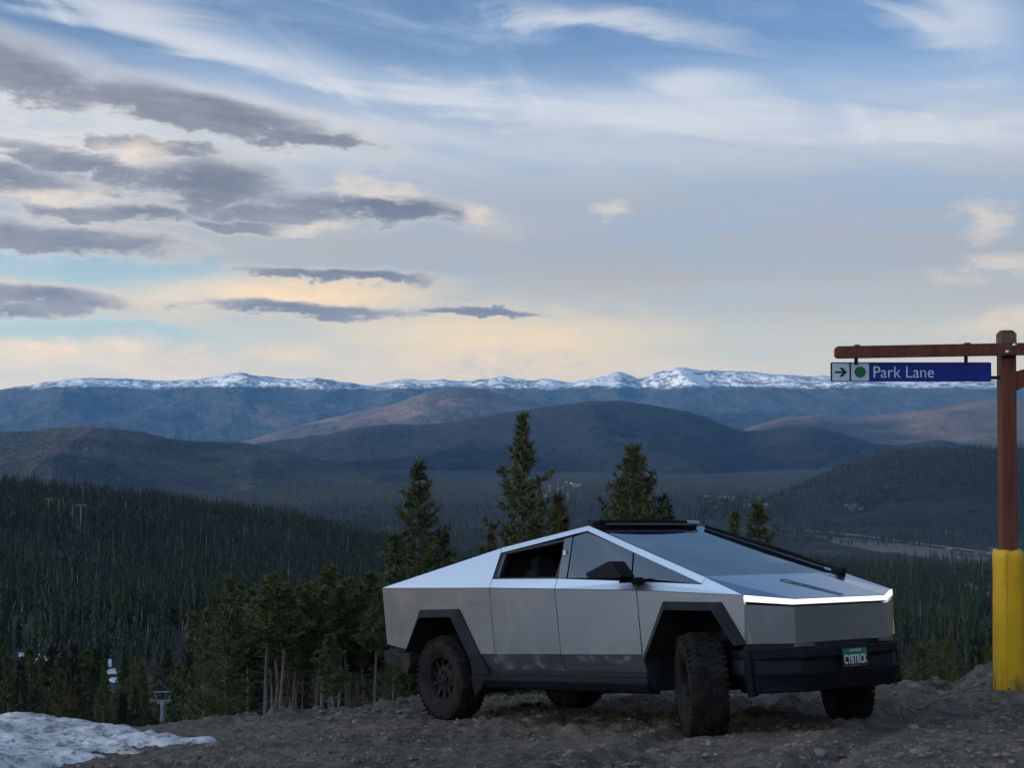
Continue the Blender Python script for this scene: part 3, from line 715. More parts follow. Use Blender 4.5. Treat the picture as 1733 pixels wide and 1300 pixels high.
    tg = part('tailgate', mesh('tailgate', [(-1.066, -.98, 1.418), (-1.066, .98, 1.418), (-1.05, .94, .80), (-1.05, -.94, .80), (-1.03, -.96, 1.40), (-1.03, .96, 1.40), (-1.02, .92, .80), (-1.02, -.92, .80)], [(0, 3, 2, 1), (4, 5, 6, 7), (0, 1, 5, 4), (1, 2, 6, 5), (2, 3, 7, 6), (3, 0, 4, 7)], 'steel_side'))
    mb = MB(); mb.box(-1.075, -1.064, -.95, .95, 1.375, 1.40); part('tail_light_bar', mb.mesh('tail_light_bar', ['tail_red']), tg)
    # dark inner body
    mb = MB(); mb.box(-1.0, 4.40, -.52, .52, .46, 1.10); mb.box(-1.0, -.70, -.90, .90, .78, 1.36); mb.box(.80, 3.10, -.885, .885, .46, 1.24); mb.box(4.36, 4.52, -.56, .56, .50, 1.06); mb.box(4.30, 4.38, -.86, .86, .80, 1.08)
    mb.box(-.70, .80, -.94, .94, 1.18, 1.33); mb.box(3.10, 4.33, -.90, .90, 1.15, 1.17)
    part('underbody', mb.mesh('underbody', ['inner_black']))
    # cabin
    for x0, rows in ((1.25, (-.45, .0, .45)), (2.25, (-.42, .42))):
        for y in rows:
            st = MB(); st.box(x0 - .05, x0 + .45, y - .21, y + .21, 1.05, 1.24); st.box(x0 - .16, x0 + .02, y - .20, y + .20, 1.15, 1.52); st.box(x0 - .17, x0 - .04, y - .12, y + .12, 1.50, 1.66); part('seat', st.mesh('seat', ['seat_fabric']), bev=.03)
    mb = MB(); mb.box(3.05, 3.85, -.80, .80, 1.15, 1.30); part('dashboard', mb.mesh('dashboard', ['inner_black']))
    mb = MB(); mb.box(.92, .96, -.80, .80, 1.25, 1.70); part('rear_bulkhead', mb.mesh('rear_bulkhead', ['inner_black']))
    # roof light bar
    mb = MB(); n = 15
    ys = np.linspace(-.64, .64, n); zb = 1.902 + .018 * (1 - (ys / .64) ** 2); xb = 2.245 + .02 * (1 - (ys / .64) ** 2)
    V_ = []
    for y, z, x in zip(ys, zb, xb): V_ += [(x + .045, y, z - .032), (x + .045, y, z + .030), (x - .045, y, z + .036), (x - .045, y, z - .036)]
    F_ = [(i * 4 + k, i * 4 + (k + 1) % 4, (i + 1) * 4 + (k + 1) % 4, (i + 1) * 4 + k) for i in range(n - 1) for k in range(4)] + [(0, 3, 2, 1), (n * 4 - 4, n * 4 - 3, n * 4 - 2, n * 4 - 1)]
    mb.add(V_, F_); rb = part('roof_light_bar', mb.mesh('roof_light_bar', ['black_plastic']), bev=.006)
    mb = MB(); mb.box(2.27, 2.314, -.58, .58, 1.894, 1.914); part('lamp_lens', mb.mesh('lamp_lens', ['lamp_lens']), rb)
    for y0 in (-.665, .50):
        mb = MB(); mb.box(2.20, 2.30, y0, y0 + .165, 1.906, 1.942); part('end_bracket', mb.mesh('end_bracket', ['silver' if y0 > 0 else 'black_plastic']), rb, .005)
    # long wiper lying along the far pillar
    p0 = Vector((2.34, .700, 1.860)); p1 = Vector((3.87, .858, 1.358)); up_ = Vector((.31, 0, .95))
    mb = MB(); mb.tube([p0 + up_ * .026, p0.lerp(p1, .5) + up_ * .032, p1 + up_ * .024], [.010, .018, .016], 6)
    wp = part('wiper', mb.mesh('wiper', ['black_plastic']))
    mb = MB(); mb.tube([p0 + up_ * .010, p0.lerp(p1, .5) + up_ * .010, p0.lerp(p1, .9) + up_ * .010], .012, 4); part('wiper_blade', mb.mesh('wiper_blade', ['black_plastic']), wp)
    mb = MB(); mb.box(3.80, 3.93, .83, .91, 1.345, 1.40); part('wiper_pivot', mb.mesh('wiper_pivot', ['black_plastic']), wp, .012)
    # front bumper
    def ringbar(name, outer_t, outer_b, zt, zb, m, depth=.16, parent=root, bev=.012):
        V_ = []; n = len(outer_t)
        for (xt, yt), (xb_, yb) in zip(outer_t, outer_b):
            V_ += [(xt, yt, zt), (xb_, yb, zb), (xb_ - depth, yb * .93, zb), (xt - depth, yt * .93, zt)]
        F_ = [(i * 4 + k, (i + 1) * 4 + k, (i + 1) * 4 + (k + 1) % 4, i * 4 + (k + 1) % 4) for i in range(n - 1) for k in range(4)] + [(0, 1, 2, 3), (n * 4 - 1, n * 4 - 2, n * 4 - 3, n * 4 - 4)]
        return part(name, mesh(name, V_, F_, m), parent, bev)
    ot = [(4.30, -.955), (4.38, -.945), (4.68, -.58), (4.68, .58), (4.38, .945), (4.30, .955)]
    fb = ringbar('front_bumper', ot, [(x + .012, y) for x, y in ot], .735, .655, 'bumper_paint')
    om = [(x - .055 if abs(y) < .7 else x, y) for x, y in ot]
    ringbar('bumper_recess', om, om, .655, .545, 'inner_black', parent=fb, bev=None)
    ob = [(x + .012, y) for x, y in ot]; obb = [(4.35, -.91), (4.42, -.90), (4.65, -.54), (4.65, .54), (4.42, .90), (4.35, .91)]
    ringbar('bumper_skirt', ob, obb, .545, .385, 'bumper_paint', parent=fb)
    for s_ in (-1, 1):
        mb = MB(); mb.prism([(4.295, .735), (4.40, .735), (4.42, .37), (4.36, .36)], 1, s_ * .88, s_ * .950); part('bumper_wing', mb.mesh('bumper_wing', ['bumper_paint']), fb, .01)
    # licence plate
    pl = empty('licence_plate'); pl.parent = root
    mb = MB(); mb.box(4.692, 4.700, -.156, .156, .556, .712); part('plate_base', mb.mesh('plate_base', ['plate_dark']), pl, .003)
    V_ = [(-.15, .708), (.15, .708), (.15, .655), (.12, .642), (.085, .662), (.05, .648), (.015, .668), (-.03, .645), (-.07, .660), (-.11, .640), (-.15, .652)]
    part('plate_mountains', mesh('plate_mountains', [(4.7035, y, z) for y, z in V_] + [(4.699, y, z) for y, z in V_], [tuple(range(11))[::-1] if False else tuple(range(11)), tuple(range(11, 22))[::-1]] + [(i, 11 + i, 11 + (i + 1) % 11, (i + 1) % 11) for i in range(11)], 'plate_green'), pl)
    mb = MB(); mb.box(4.700, 4.703, -.08, .03, .560, .572); part('plate_sticker', mb.mesh('plate_sticker', ['plate_red']), pl)
    def text(name, body, size, loc, m, parent, sx=1.0, ext=.001, rot=(math.pi / 2, 0, math.pi / 2), bold=0.0):
        c = bpy.data.curves.new(name, 'FONT'); c.body = body; c.size = size; c.align_x = 'CENTER'; c.align_y = 'CENTER'; c.extrude = ext; c.offset = bold; c.materials.append(M[m]); c.resolution_u = 4
        return text_obj(name, c, parent, loc, rot, (sx, 1, 1))
    text('plate_number', 'CYBTRCK', .105, (4.7045, 0, .617), 'white_print', pl, .62, bold=.0012)
    text('plate_state', 'COLORADO', .026, (4.7055, 0, .692), 'white_print', pl, 1.0)
    # rear bumper
    mb = MB(); mb.prism([(-1.13, .735), (-.60, .70), (-.60, .60), (-.655, .478), (-1.11, .60)], 1, -.955, .955); rbp = part('rear_bumper', mb.mesh('rear_bumper', ['dusty_black']), bev=.012)
    mb = MB(); mb.box(-1.0, -.66, -.88, .88, .70, .80); part('bumper_mount', mb.mesh('bumper_mount', ['inner_black']), rbp)
    # suspension
    for x in (0, 3.807):
        mb = MB(); mb.tube([(x, -.75, .44), (x, .75, .44)], .06, 8); ax = part('axle', mb.mesh('axle', ['inner_black']))
        for s_ in (-1, 1):
            mb = MB(); mb.tube([(x, s_ * .56, .95), (x, s_ * .66, .48)], .05, 8); part('strut', mb.mesh('strut', ['inner_black']), ax)
    # wheels: built once (outer face towards -y), copied
    hw, ro = .160, .432
    prof = [(-.118, .228), (-.135, .245), (-.150, .275), (-.160, .320), (-.158, .360), (-.148, .395), (-.136, .417), (-.118, .429), (-.06, ro), (.06, ro), (.118, .429), (.136, .417), (.148, .395), (.158, .360), (.160, .320), (.150, .275), (.135, .245), (.118, .228)]
    ty = MB(); ty.lathe(prof, 72); tyre_me = ty.mesh('tyre', ['rubber'], True)
    tr = MB(); rnd = random.Random(3)
    def block(t, y, wt, wy, h, sk, r0=ro - .006, tilt=0.0):
        """tread block at angle t, across at y"""
        ca, sa = math.cos(t), math.sin(t); V_ = []
        for rr_, k in ((r0, 1.0), (r0 + h, .86)):
            for a, b_ in ((-1, -1), (1, -1), (1, 1), (-1, 1)):
                lt = a * wt / 2 * k + sk * b_ * wy / 2; ly = y + b_ * wy / 2 * k; r_ = rr_ - tilt * abs(ly - math.copysign(.118, y)) if tilt else rr_
                V_.append((r_ * ca - lt * sa, ly, r_ * sa + lt * ca))
        return V_, [(0, 3, 2, 1), (4, 5, 6, 7), (0, 1, 5, 4), (1, 2, 6, 5), (2, 3, 7, 6), (3, 0, 4, 7)]
    NB = 46
    for k in range(NB):
        t = 2 * math.pi * k / NB
        tr.add(*block(t, -.022, .040, .034, .018, .5)); tr.add(*block(t + .06, .022, .040, .034, .018, -.5))
        tr.add(*block(t + .03, -.068, .042, .038, .018, -.35)); tr.add(*block(t + .09, .068, .042, .038, .018, .35))
        for y in (-.121, .121):
            tr.add(*block(t + .05 + (0 if y < 0 else .03), y, .036, .05 + .016 * (k % 2), .02, .1, r0=ro - .012, tilt=.55))
            # side lugs reaching down the sidewall
            tt = t + .05 + (0 if y < 0 else .03); s2 = math.copysign(1, y); V_ = []
            for yy in (s2 * .140, s2 * .1575):
                for r_, a in ((.385 - .014 * (k % 2), -.030), (.385 - .014 * (k % 2), .030), (.422, .034), (.422, -.034)):
                    V_.append((r_ * math.cos(tt + a), yy + (s2 * .004 if r_ < .40 else 0), r_ * math.sin(tt + a)))
            tr.add(V_, [(0, 3, 2, 1), (4, 5, 6, 7), (0, 1, 5, 4), (1, 2, 6, 5), (2, 3, 7, 6), (3, 0, 4, 7)])
    tread_me = tr.mesh('tread', ['rubber'])
    rm = MB(); rm.lathe([(.118, .205), (.118, .236), (.10, .222), (-.08, .205), (-.112, .224), (-.128, .240), (-.134, .236), (-.122, .222), (-.100, .208), (-.075, .200)], 48)
    rim_me = rm.mesh('rim', ['rim_black'], True)
    fc = MB(); fc.lathe([(-.072, .150), (-.085, .135), (-.088, .085), (-.082, .075), (-.082, .045), (-.098, .040), (-.100, .0005)], 40); fc.lathe([(-.068, .196), (-.060, .150)], 40)
    for k in range(10):
        t = 2 * math.pi * (k + .5) / 10; ca, sa = math.cos(t), math.sin(t); V_ = []
        for r_, w_, y0 in ((.125, .030, -.088), (.206, .042, -.100)):
            for yy in (y0, y0 + .045):
                for b_ in (-1, 1): V_.append((r_ * ca - b_ * w_ / 2 * sa, yy, r_ * sa + b_ * w_ / 2 * ca))
        fc.add(V_, [(0, 1, 5, 4), (2, 6, 7, 3), (0, 4, 6, 2), (1, 3, 7, 5), (0, 2, 3, 1), (4, 5, 7, 6)])
    for k in range(6):
        t = 2 * math.pi * k / 6; fc.tube([(.062 * math.cos(t), -.080, .062 * math.sin(t)), (.062 * math.cos(t), -.104, .062 * math.sin(t))], .009, 6)
    face_me = fc.mesh('rim_spokes', ['rim_black'])
    hb = MB(); hb.lathe([(-.03, .19), (-.03, .03), (.10, .03), (.10, .19), (-.03, .19)], 32); hub_me = hb.mesh('wheel', ['inner_black'])
    for (x, s_, steer) in ((0, -1, 0), (0, 1, 0), (3.807, -1, -34), (3.807, 1, -36)):
        w_ = obj('wheel', hub_me, root); w_.location = (x, s_ * (.832 if x < 1 else .925), .444); w_.rotation_euler = (0, 0, R(steer) + (math.pi if s_ > 0 else 0))
        obj('tyre', tyre_me, w_); obj('tread', tread_me, w_); r_ = obj('rim', rim_me, w_); obj('rim_spokes', face_me, w_)
    return root
truck = build_truck()

# ------------------------------------------------------------------ trail sign on its post
def build_sign():
    varied('timber', (.115, .034, .016), (.070, .022, .012), 5.0, .7, bmp=(.003, 8))
    m = M['timber']; nt = m.node_tree; p = obj_coord(nt)
    g = noise(nt, mapped(nt, p, 16, 16, 1.5), 1.0, 5, .6)
    set_in(m, 'Base Color', mixc(nt, g.smooth(.35, .7), (.175, .046, .019), (.105, .028, .013)))
    varied('bare_wood', (.20, .13, .07), (.13, .085, .045), 6.0, .85)
    m = mat('pad_vinyl', (.62, .36, .012), .45); nt = m.node_tree; p = obj_coord(nt)
    n1 = noise(nt, p, 3.0, 5, .6); n2 = noise(nt, mapped(nt, p, 6, 6, 2), 3.0, 6, .7)
    c = mixc(nt, n1.smooth(.35, .7), (.80, .44, .008), (.70, .37, .007)); c = mixc(nt, n2.smooth(.62, .75) * .5, c, (.22, .14, .03))
    px_, py_, pz_ = sep(nt, p)
    dirt = (n2.smooth(.40, .62) * pz_.smooth(.30, .0) * .8 + noise(nt, mapped(nt, p, 9, 9, .8), 2.0, 5, .7).smooth(.64, .76) * .18).clamp()
    c = mixc(nt, dirt, c, (.10, .075, .035))
    set_in(m, 'Base Color', c); bump(m, noise(nt, mapped(nt, p, 3, 3, 5), 1.6, 3, .5), .012, .5); M['pad_vinyl'] = m
    M['sign_blue'] = mat('sign_blue', (.003, .016, .23), .4); M['sign_edge'] = mat('sign_edge', (.008, .011, .022), .5)
    M['sign_white'] = mat('sign_white', (.62, .66, .74), .5); M['sign_green'] = mat('sign_green', (.004, .13, .035), .5); M['sign_black'] = mat('sign_black', (.006, .008, .014), .5)
    M['sign_text'] = mat('sign_text', (.72, .76, .82), .5)
    D = 15.4; k = D / F                       # metres per photograph pixel at the post
    b0 = pix(1702, 1166, D); zg = float(Hg(b0.x, D)); base = Vector((b0.x, D, zg - .05))
    zp = lambda py: pix(1702, py, D).z; xp = lambda px: pix(px, 640, D).x
    root = empty('sign_post', base); tag(root, 'reddish timber trail sign post with a long cross beam and diagonal brace', 'sign post')
    def lp(o): o.matrix_parent_inverse = root.matrix_world.inverted(); return o
    L = lambda x, y, z: (x - base.x, y - base.y, z - base.z)
    hw = .080; x0 = xp(1703.5)
    # post with chamfered top
    zt = zp(559); zs = zt - .035; V_ = []
    for z, w in ((base.z - .3, hw), (zs, hw), (zt, hw - .028)):
        V_ += [L(x0 + a * w, D + b_ * w, z) for a, b_ in ((-1, -1), (1, -1), (1, 1), (-1, 1))]
    F_ = [(0, 1, 2, 3)[::-1]] + [(i * 4 + j, i * 4 + (j + 1) % 4, i * 4 + 4 + (j + 1) % 4, i * 4 + 4 + j) for i in range(2) for j in range(4)] + [(8, 9, 10, 11)]
    zcut = zp(581)
    post = bevel(obj('post', mesh('post', V_, F_, 'timber'), root), .008)
    mb = MB(); a = hw + .002; mb.add([L(x0 + sx * a, D + sy * a, z) for z in (zcut, zs - .004) for sx, sy in ((-1, -1), (1, -1), (1, 1), (-1, 1))], [(0, 1, 5, 4), (1, 2, 6, 5), (2, 3, 7, 6), (3, 0, 4, 7)]); obj('post_cap', mb.mesh('post_cap', ['bare_wood']), post)
    # beam bolted to the front of the post, slightly rising to the right
    xl, xr = xp(1408.5), x0 + 2.0; th = .05; y1 = D - hw - .002; y0 = y1 - .09; hb = 10.4 * k
    zc_l, zc_r = zp(597.6), zp(592.2); sl = (zc_r - zc_l) / (x0 - xl); ch = .028; V_ = []
    prof = [(xl, -hb + ch), (xl + ch, -hb), (xr - ch, -hb), (xr, -hb + ch), (xr, hb - ch), (xr - ch, hb), (xl + ch, hb), (xl, hb - ch)]
    mb = MB(); n = 8
    for y in (y0, y1): V_ += [L(x, y, zc_l + sl * (x - xl) + dz) for x, dz in prof]
    mb.add(V_, [tuple(range(n)), tuple(range(n, 2 * n))[::-1]] + [(i, n + i, n + (i + 1) % n, (i + 1) % n) for i in range(n)])
    beam = bevel(obj('beam', mb.mesh('beam', ['timber']), root), .006)
    for px, py in ((1708.5, 585.5), (1696.5, 597)):
        mb = MB(); q = L(xp(px), y0, zp(py)); mb.lathe([(0, .026), (-.006, .026), (-.007, .018), (-.018, .015), (-.020, .0005)], 14)
        obj('bolt', mb.mesh('bolt', ['silver'], True), beam, q)
    # diagonal brace on the right
    mb = MB(); z0 = zp(648); w_ = .06; V_ = []
    pts = [(x0 + hw, zp(662)), (x0 + hw, zp(630)), (x0 + hw + .66, zc_r - hb + .66 * sl + .0), (x0 + hw + .86, zc_r - hb + .8 * sl)]
    for y in (D - .05, D + .05): V_ += [L(x, y, z) for x, z in pts]
    mb.add(V_, [(0, 1, 2, 3), (7, 6, 5, 4), (0, 4, 5, 1), (1, 5, 6, 2), (2, 6, 7, 3), (3, 7, 4, 0)]); bevel(obj('brace', mb.mesh('brace', ['timber']), root), .006)
    # hanger straps over the beam and the stay to the post
    ys = (y0 + y1) / 2
    st, sb = zp(613.6), zp(646.2)
    for px in (1446, 1631):
        xc = xp(px); zb = zc_l + sl * (xc - xl); w_ = .020; mb = MB(); A = lambda z, y: [L(xc - w_, y, z), L(xc + w_, y, z)]
        for (ya, yb) in ((y1 + .001, y1 + .006),):
            mb.box(xc - w_ - base.x, xc + w_ - base.x, ya - D, yb - D, st - .03 - base.z, zb + hb + .016 - base.z)
        mb.box(xc - w_ - base.x, xc + w_ - base.x, y0 - .006 - D, y1 + .006 - D, zb + hb + .001 - base.z, zb + hb + .012 - base.z)
        obj('strap', mb.mesh('strap', ['sign_black']), beam)
    mb = MB(); mb.box(xp(1672) - base.x, x0 - hw - base.x, -.02, .0, zp(642.5) - base.z, zp(636.5) - base.z); obj('stay', mb.mesh('stay', ['sign_black']), post)
    # the sign itself hangs from the beam
    sgl, sgr = xp(1403.8), xp(1674); sc = Vector(((sgl + sgr) / 2, D - .06, sb)); H_ = st - sb; Wd = sgr - sgl
    sg = empty('trail_sign', sc); tag(sg, 'blue trail sign reading Park Lane with arrow and green circle, hanging from the beam', 'sign')
    def rrect(x0_, x1_, z0_, z1_, r, seg=4):
        P_ = []
        for cx_, cz_, a0 in ((x1_ - r, z0_ + r, -90), (x1_ - r, z1_ - r, 0), (x0_ + r, z1_ - r, 90), (x0_ + r, z0_ + r, 180)):
            for i in range(seg + 1): t = R(a0 + 90 * i / seg); P_.append((cx_ + r * math.cos(t), cz_ + r * math.sin(t)))
        return P_
    def plate(name, poly, ya, yb, m, parent=sg):
        mb = MB(); mb.prism(poly, 1, ya, yb); return obj(name, mb.mesh(name, [m]), parent)
    hx = Wd / 2
    plate('backing_board', rrect(-hx, hx, 0, H_, .016), -.012, .014, 'sign_edge')
    plate('blue_face', rrect(-hx + .012, hx - .008, .008, H_ - .008, .012), -.0155, -.011, 'sign_blue')
    X = lambda px: (pix(px, 640, D).x - sc.x); Zs = lambda py: zp(py) - sc.z
    for a, b_, nm in ((1405.8, 1434.6, 'arrow_panel'), (1437.6, 1467.6, 'circle_panel')):
        pl = plate(nm, rrect(X(a), X(b_), Zs(645.0), Zs(615.4), .014), -.019, -.0150, 'sign_white')
        if nm == 'arrow_panel':
            c = X(1420); zc_ = Zs(630.4); s_ = k
            P_ = [(-10.2, 1.5), (3.2, 1.5), (-1.2, 6.0), (-1.2, 7.8), (2.6, 7.8), (10.6, 0), (2.6, -7.8), (-1.2, -7.8), (-1.2, -6.0), (3.2, -1.5), (-10.2, -1.5)]
            plate('arrow', [(c + x * s_, zc_ + z * s_) for x, z in P_], -.0225, -.0185, 'sign_black', pl)
        else:
            c = X(1452.6); zc_ = Zs(630.2); plate('green_circle', [(c + 9.6 * k * math.cos(t), zc_ + 9.6 * k * math.sin(t)) for t in np.linspace(0, 2 * math.pi, 37)[:-1]], -.0225, -.0185, 'sign_green', pl)
    xb_ = (X(1433.6) + X(1438.8)) / 2
    plate('divider', [(xb_ - .005, .002), (xb_ + .005, .002), (xb_ + .005, H_ - .002), (xb_ - .005, H_ - .002)], -.020, -.0150, 'sign_edge')
    c = bpy.data.curves.new('sign_lettering', 'FONT'); c.body = 'Park Lane'; c.size = 1.0; c.extrude = .001; c.offset = -.006; c.materials.append(M['sign_text']); c.resolution_u = 6
    t = text_obj('sign_lettering', c, sg, (0, 0, 0), (math.pi / 2, 0, 0), (1, 1, 1)); vs = np.array([v.co[:] for v in t.data.vertices])
    mn, mx = vs.min(0), vs.max(0); tw = X(1577) - X(1475.5); thh = Zs(620.6) - Zs(639.6)
    t.scale = (tw / (mx[0] - mn[0]), thh / (mx[1] - mn[1]), 2.0); t.location = (X(1475.5) - mn[0] * t.scale[0], -.017, Zs(639.6) - mn[1] * t.scale[1])
    # yellow crash pad round the foot of the post
    zb, zt_ = zp(1166) - .02, zp(931); r0 = .150; nA, nZ = 40, 26; V_ = []; F_ = []
    for i in range(nZ + 1):
        f = i / nZ; z = zb + (zt_ - zb) * f
        for j in range(nA):
            t_ = 2 * math.pi * j / nA; ca, sa = math.cos(t_), math.sin(t_)
            p_ = 3.2; rr_ = r0 / ((abs(ca) ** p_ + abs(sa) ** p_) ** (1 / p_)) * (1 - .0) 
            rr_ *= 1 + .012 * math.sin(3 * t_ + f * 5) + .010 * math.sin(7 * t_ - f * 9) + (-.05 * max(0, (f - .965) / .035) - .03 * max(0, (.03 - f) / .03))
            zz = z + (.008 * math.sin(2 * t_ + 1) + .006 * math.sin(9 * t_)) * f
            V_.append((x0 + rr_ * ca * .98, D + rr_ * sa, zz))
    for i in range(nZ):
        for j in range(nA): F_.append((i * nA + j, i * nA + (j + 1) % nA, (i + 1) * nA + (j + 1) % nA, (i + 1) * nA + j))
    o_ = len(V_)
    for j in range(nA):
        t_ = 2 * math.pi * j / nA; V_.append((x0 + .10 * math.cos(t_), D + .10 * math.sin(t_), zt_ + .004 + .006 * math.sin(5 * t_)))
    for j in range(nA): F_.append((nZ * nA + j, nZ * nA + (j + 1) % nA, o_ + (j + 1) % nA, o_ + j))
    pb = Vector((x0, D, zb)); pad = empty('post_pad', pb); tag(pad, 'yellow vinyl crash pad wrapped round the foot of the sign post', 'crash pad')
    obj('padding', mesh('padding', [(x - pb.x, y - pb.y, z - pb.z) for x, y, z in V_], F_, 'pad_vinyl', True), pad)
    mb = MB(); mb.box(-.075, -.069, -r0 * 1.03, -r0 * .9, .01, zt_ - zb - .02); obj('seam', mb.mesh('seam', ['pad_vinyl']), pad)
    mb = MB(); hs = zp(966) - zb; mb.box(r0 * .97, r0 + .03, -.05, .02, zp(997) - zb, zp(963) - zb); obj('buckle', mb.mesh('buckle', ['sign_black']), pad)
    mb = MB(); mb.tube([(r0 * .9, -.04, zt_ - zb + .0), (r0 + .008, -.02, zt_ - zb - .12), (r0 + .018, -.02, zp(963) - zb)], .006, 5); obj('strap', mb.mesh('strap', ['sign_black']), pad)
build_sign()

# ------------------------------------------------------------------ trees
def pine_mesh(name, seed, crown0=.35, spread=.16, dens=1.0, nl=1.0, tufts=13, needle='needles', bend=.02, dead=0):
    """unit-height pine: trunk (separate mesh) and crown of needle sprays on real branches"""
    r = random.Random(seed); nr = np.random.default_rng(seed)
    bx, by = r.uniform(-bend, bend), r.uniform(-bend, bend)
    ax = lambda h: Vector((bx * math.sin(h * 2.4), by * math.sin(h * 2.0 + 1) - by * math.sin(1), h))
    tk = MB(); hs = [i / 12 for i in range(13)]
    tk.tube([ax(h) for h in hs], [(.0135 if crown0 < .55 else .0088) * (1 - h) ** .8 + .0015 for h in hs], 7)
    for i in range(dead):
        h = r.uniform(crown0 * .45, crown0 + .05); t = r.uniform(0, 6.283); ln = r.uniform(.03, .09)
        d = Vector((math.cos(t), math.sin(t), r.uniform(-.3, .2))); tk.tube([ax(h), ax(h) + d * ln], [.0018, .0006], 3, caps=False)
    V_, F_ = [], []; br = MB()
    lv = int(34 * dens); i = 0
    def tuft(c, d, k=8):
        for q in range(k):
            v = (Vector((r.gauss(0, 1), r.gauss(0, 1), r.gauss(.35, .9))).normalized() + d * .6).normalized()
            L_ = r.uniform(.012, .026) * nl; w = v.cross(Vector((r.gauss(0, 1), r.gauss(0, 1), r.gauss(0, 1)))).normalized() * r.uniform(.0012, .0028) * nl
            o = len(V_); V_.extend([c - w, c + w, c + v * L_ + w * .5, c + v * L_ - w * .5]); F_.append((o, o + 1, o + 2, o + 3))
    for k in range(lv):
        f = (k + r.uniform(-.25, .25)) / lv; h0_ = crown0 + (1 - crown0) * max(0, min(.985, f)); u = (h0_ - crown0) / (1 - crown0)
        for j in range(r.choice((3, 4, 5, 5))):
            i += 1; h = h0_ + r.uniform(-.4, .4) * (1 - crown0) / lv
            prof = (min(1, u / .22 + .35) ** .8) * (1 - u) ** 1.0 * 1.35 + .05
            ln = spread * prof * r.uniform(.5, 1.2) * (1 + .25 * math.sin(k * 1.7 + seed)); t = i * 2.399 + r.uniform(-.5, .5)
            el = r.uniform(-.25, .2) + .65 * u
            d = Vector((math.cos(t) * math.cos(el), math.sin(t) * math.cos(el), math.sin(el))); p0 = ax(h); sd_ = Vector((-math.sin(t), math.cos(t), 0))
            up = Vector((0, 0, ln * .30)); at = lambda s_: p0 + d * ln * s_ + up * s_ * s_
            br.tube([p0, at(.5), at(1)], [.0026, .0016, .0006], 3, caps=False)
            nt_ = max(3, int(ln / spread * tufts))
            for m_ in range(nt_):
                s_ = .30 + .70 * (m_ + r.random()) / nt_; lat = r.gauss(0, 1) * ln * .17 * (1.15 - s_)
                tuft(at(s_) + sd_ * lat + Vector((0, 0, r.gauss(0, 1) * ln * .05)), (d + sd_ * (lat / max(ln, .001)) * 2).normalized())
            tuft(at(1), d, 10)
    # leader
    for q in range(14):
        v = Vector((r.gauss(0, .5), r.gauss(0, .5), 1)).normalized(); c = ax(r.uniform(.95, 1.0)); w = v.orthogonal().normalized() * .003
        o = len(V_); V_ += [c - w, c + w, c + v * .02 + w * .4, c + v * .02 - w * .4]; F_.append((o, o + 1, o + 2, o + 3))
    o = len(V_); V_ += br.V; F_ += [tuple(i + o for i in f) for f in br.F]; mi = [0] * (len(F_) - len(br.F)) + [1] * len(br.F)
    return tk.mesh(name + '_trunk', ['bark'], True), mesh(name + '_crown', V_, F_, [needle, 'bark'], False, mi)
PINES = {
 'bare': [pine_mesh('bare%d' % i, 20 + i, crown0=c, spread=s_, dens=.70, dead=26, bend=.04, tufts=9) for i, (c, s_) in enumerate(((.72, .076), (.69, .068), (.76, .072), (.66, .080)))],
 'full': [pine_mesh('full%d' % i, 40 + i, crown0=c, spread=s_, dens=1.0, dead=8, needle=n, tufts=11) for i, (c, s_, n) in enumerate(((.22, .14, 'needles'), (.14, .145, 'needles_dark'), (.30, .13, 'needles')))],
 'big': [pine_mesh('big%d' % i, 60 + i, crown0=c, spread=s_, dens=dd, dead=14, nl=.72, tufts=25) for i, (c, s_, dd) in enumerate(((.28, .135, 1.1), (.28, .130, 1.1), (.30, .185, 1.5), (.38, .135, 1.0)))],
 'brown': [pine_mesh('brown', 77, crown0=.2, spread=.11, dens=1.1, needle='needles_brown', dead=8)],
}
def pine(px, ytop, dist, kind, vi, label, group, wide=1.0, name='pine_tree'):
    top = pix(px, ytop, dist); zg = float(Hg(top.x, dist)) - .25; h = top.z - zg
    root = empty(name, (top.x, dist, zg), random.uniform(0, 6.28)); root.scale = (h * wide, h * wide, h); lean = .045 if kind == 'bare' else .012; root.rotation_euler = (random.gauss(0, lean), random.gauss(0, lean), root.rotation_euler.z)
    tk, cr = PINES[kind][vi % len(PINES[kind])]
    obj('trunk', tk, root); obj('crown', cr, root)
    return tag(root, label, 'tree', group)
ORD = ['first', 'second', 'third', 'fourth', 'fifth', 'sixth', 'seventh', 'eighth', 'ninth', 'tenth', 'eleventh', 'twelfth', 'thirteenth', 'fourteenth', 'fifteenth', 'sixteenth', 'seventeenth', 'eighteenth', 'nineteenth', 'twentieth', 'twenty-first', 'twenty-second', 'twenty-third', 'twenty-fourth', 'twenty-fifth', 'twenty-sixth', 'twenty-seventh', 'twenty-eighth', 'twenty-ninth', 'thirtieth', 'thirty-first', 'thirty-second', 'thirty-third', 'thirty-fourth', 'thirty-fifth', 'thirty-sixth', 'thirty-seventh', 'thirty-eighth', 'thirty-ninth', 'fortieth', 'forty-first', 'forty-second', 'forty-third', 'forty-fourth', 'forty-fifth', 'forty-sixth', 'forty-seventh', 'forty-eighth', 'forty-ninth', 'fiftieth'] + ['fifty-' + w for w in ('first', 'second', 'third', 'fourth', 'fifth', 'sixth', 'seventh', 'eighth', 'ninth')] + ['sixtieth'] + ['sixty-' + w for w in ('first', 'second', 'third', 'fourth', 'fifth', 'sixth', 'seventh', 'eighth')]
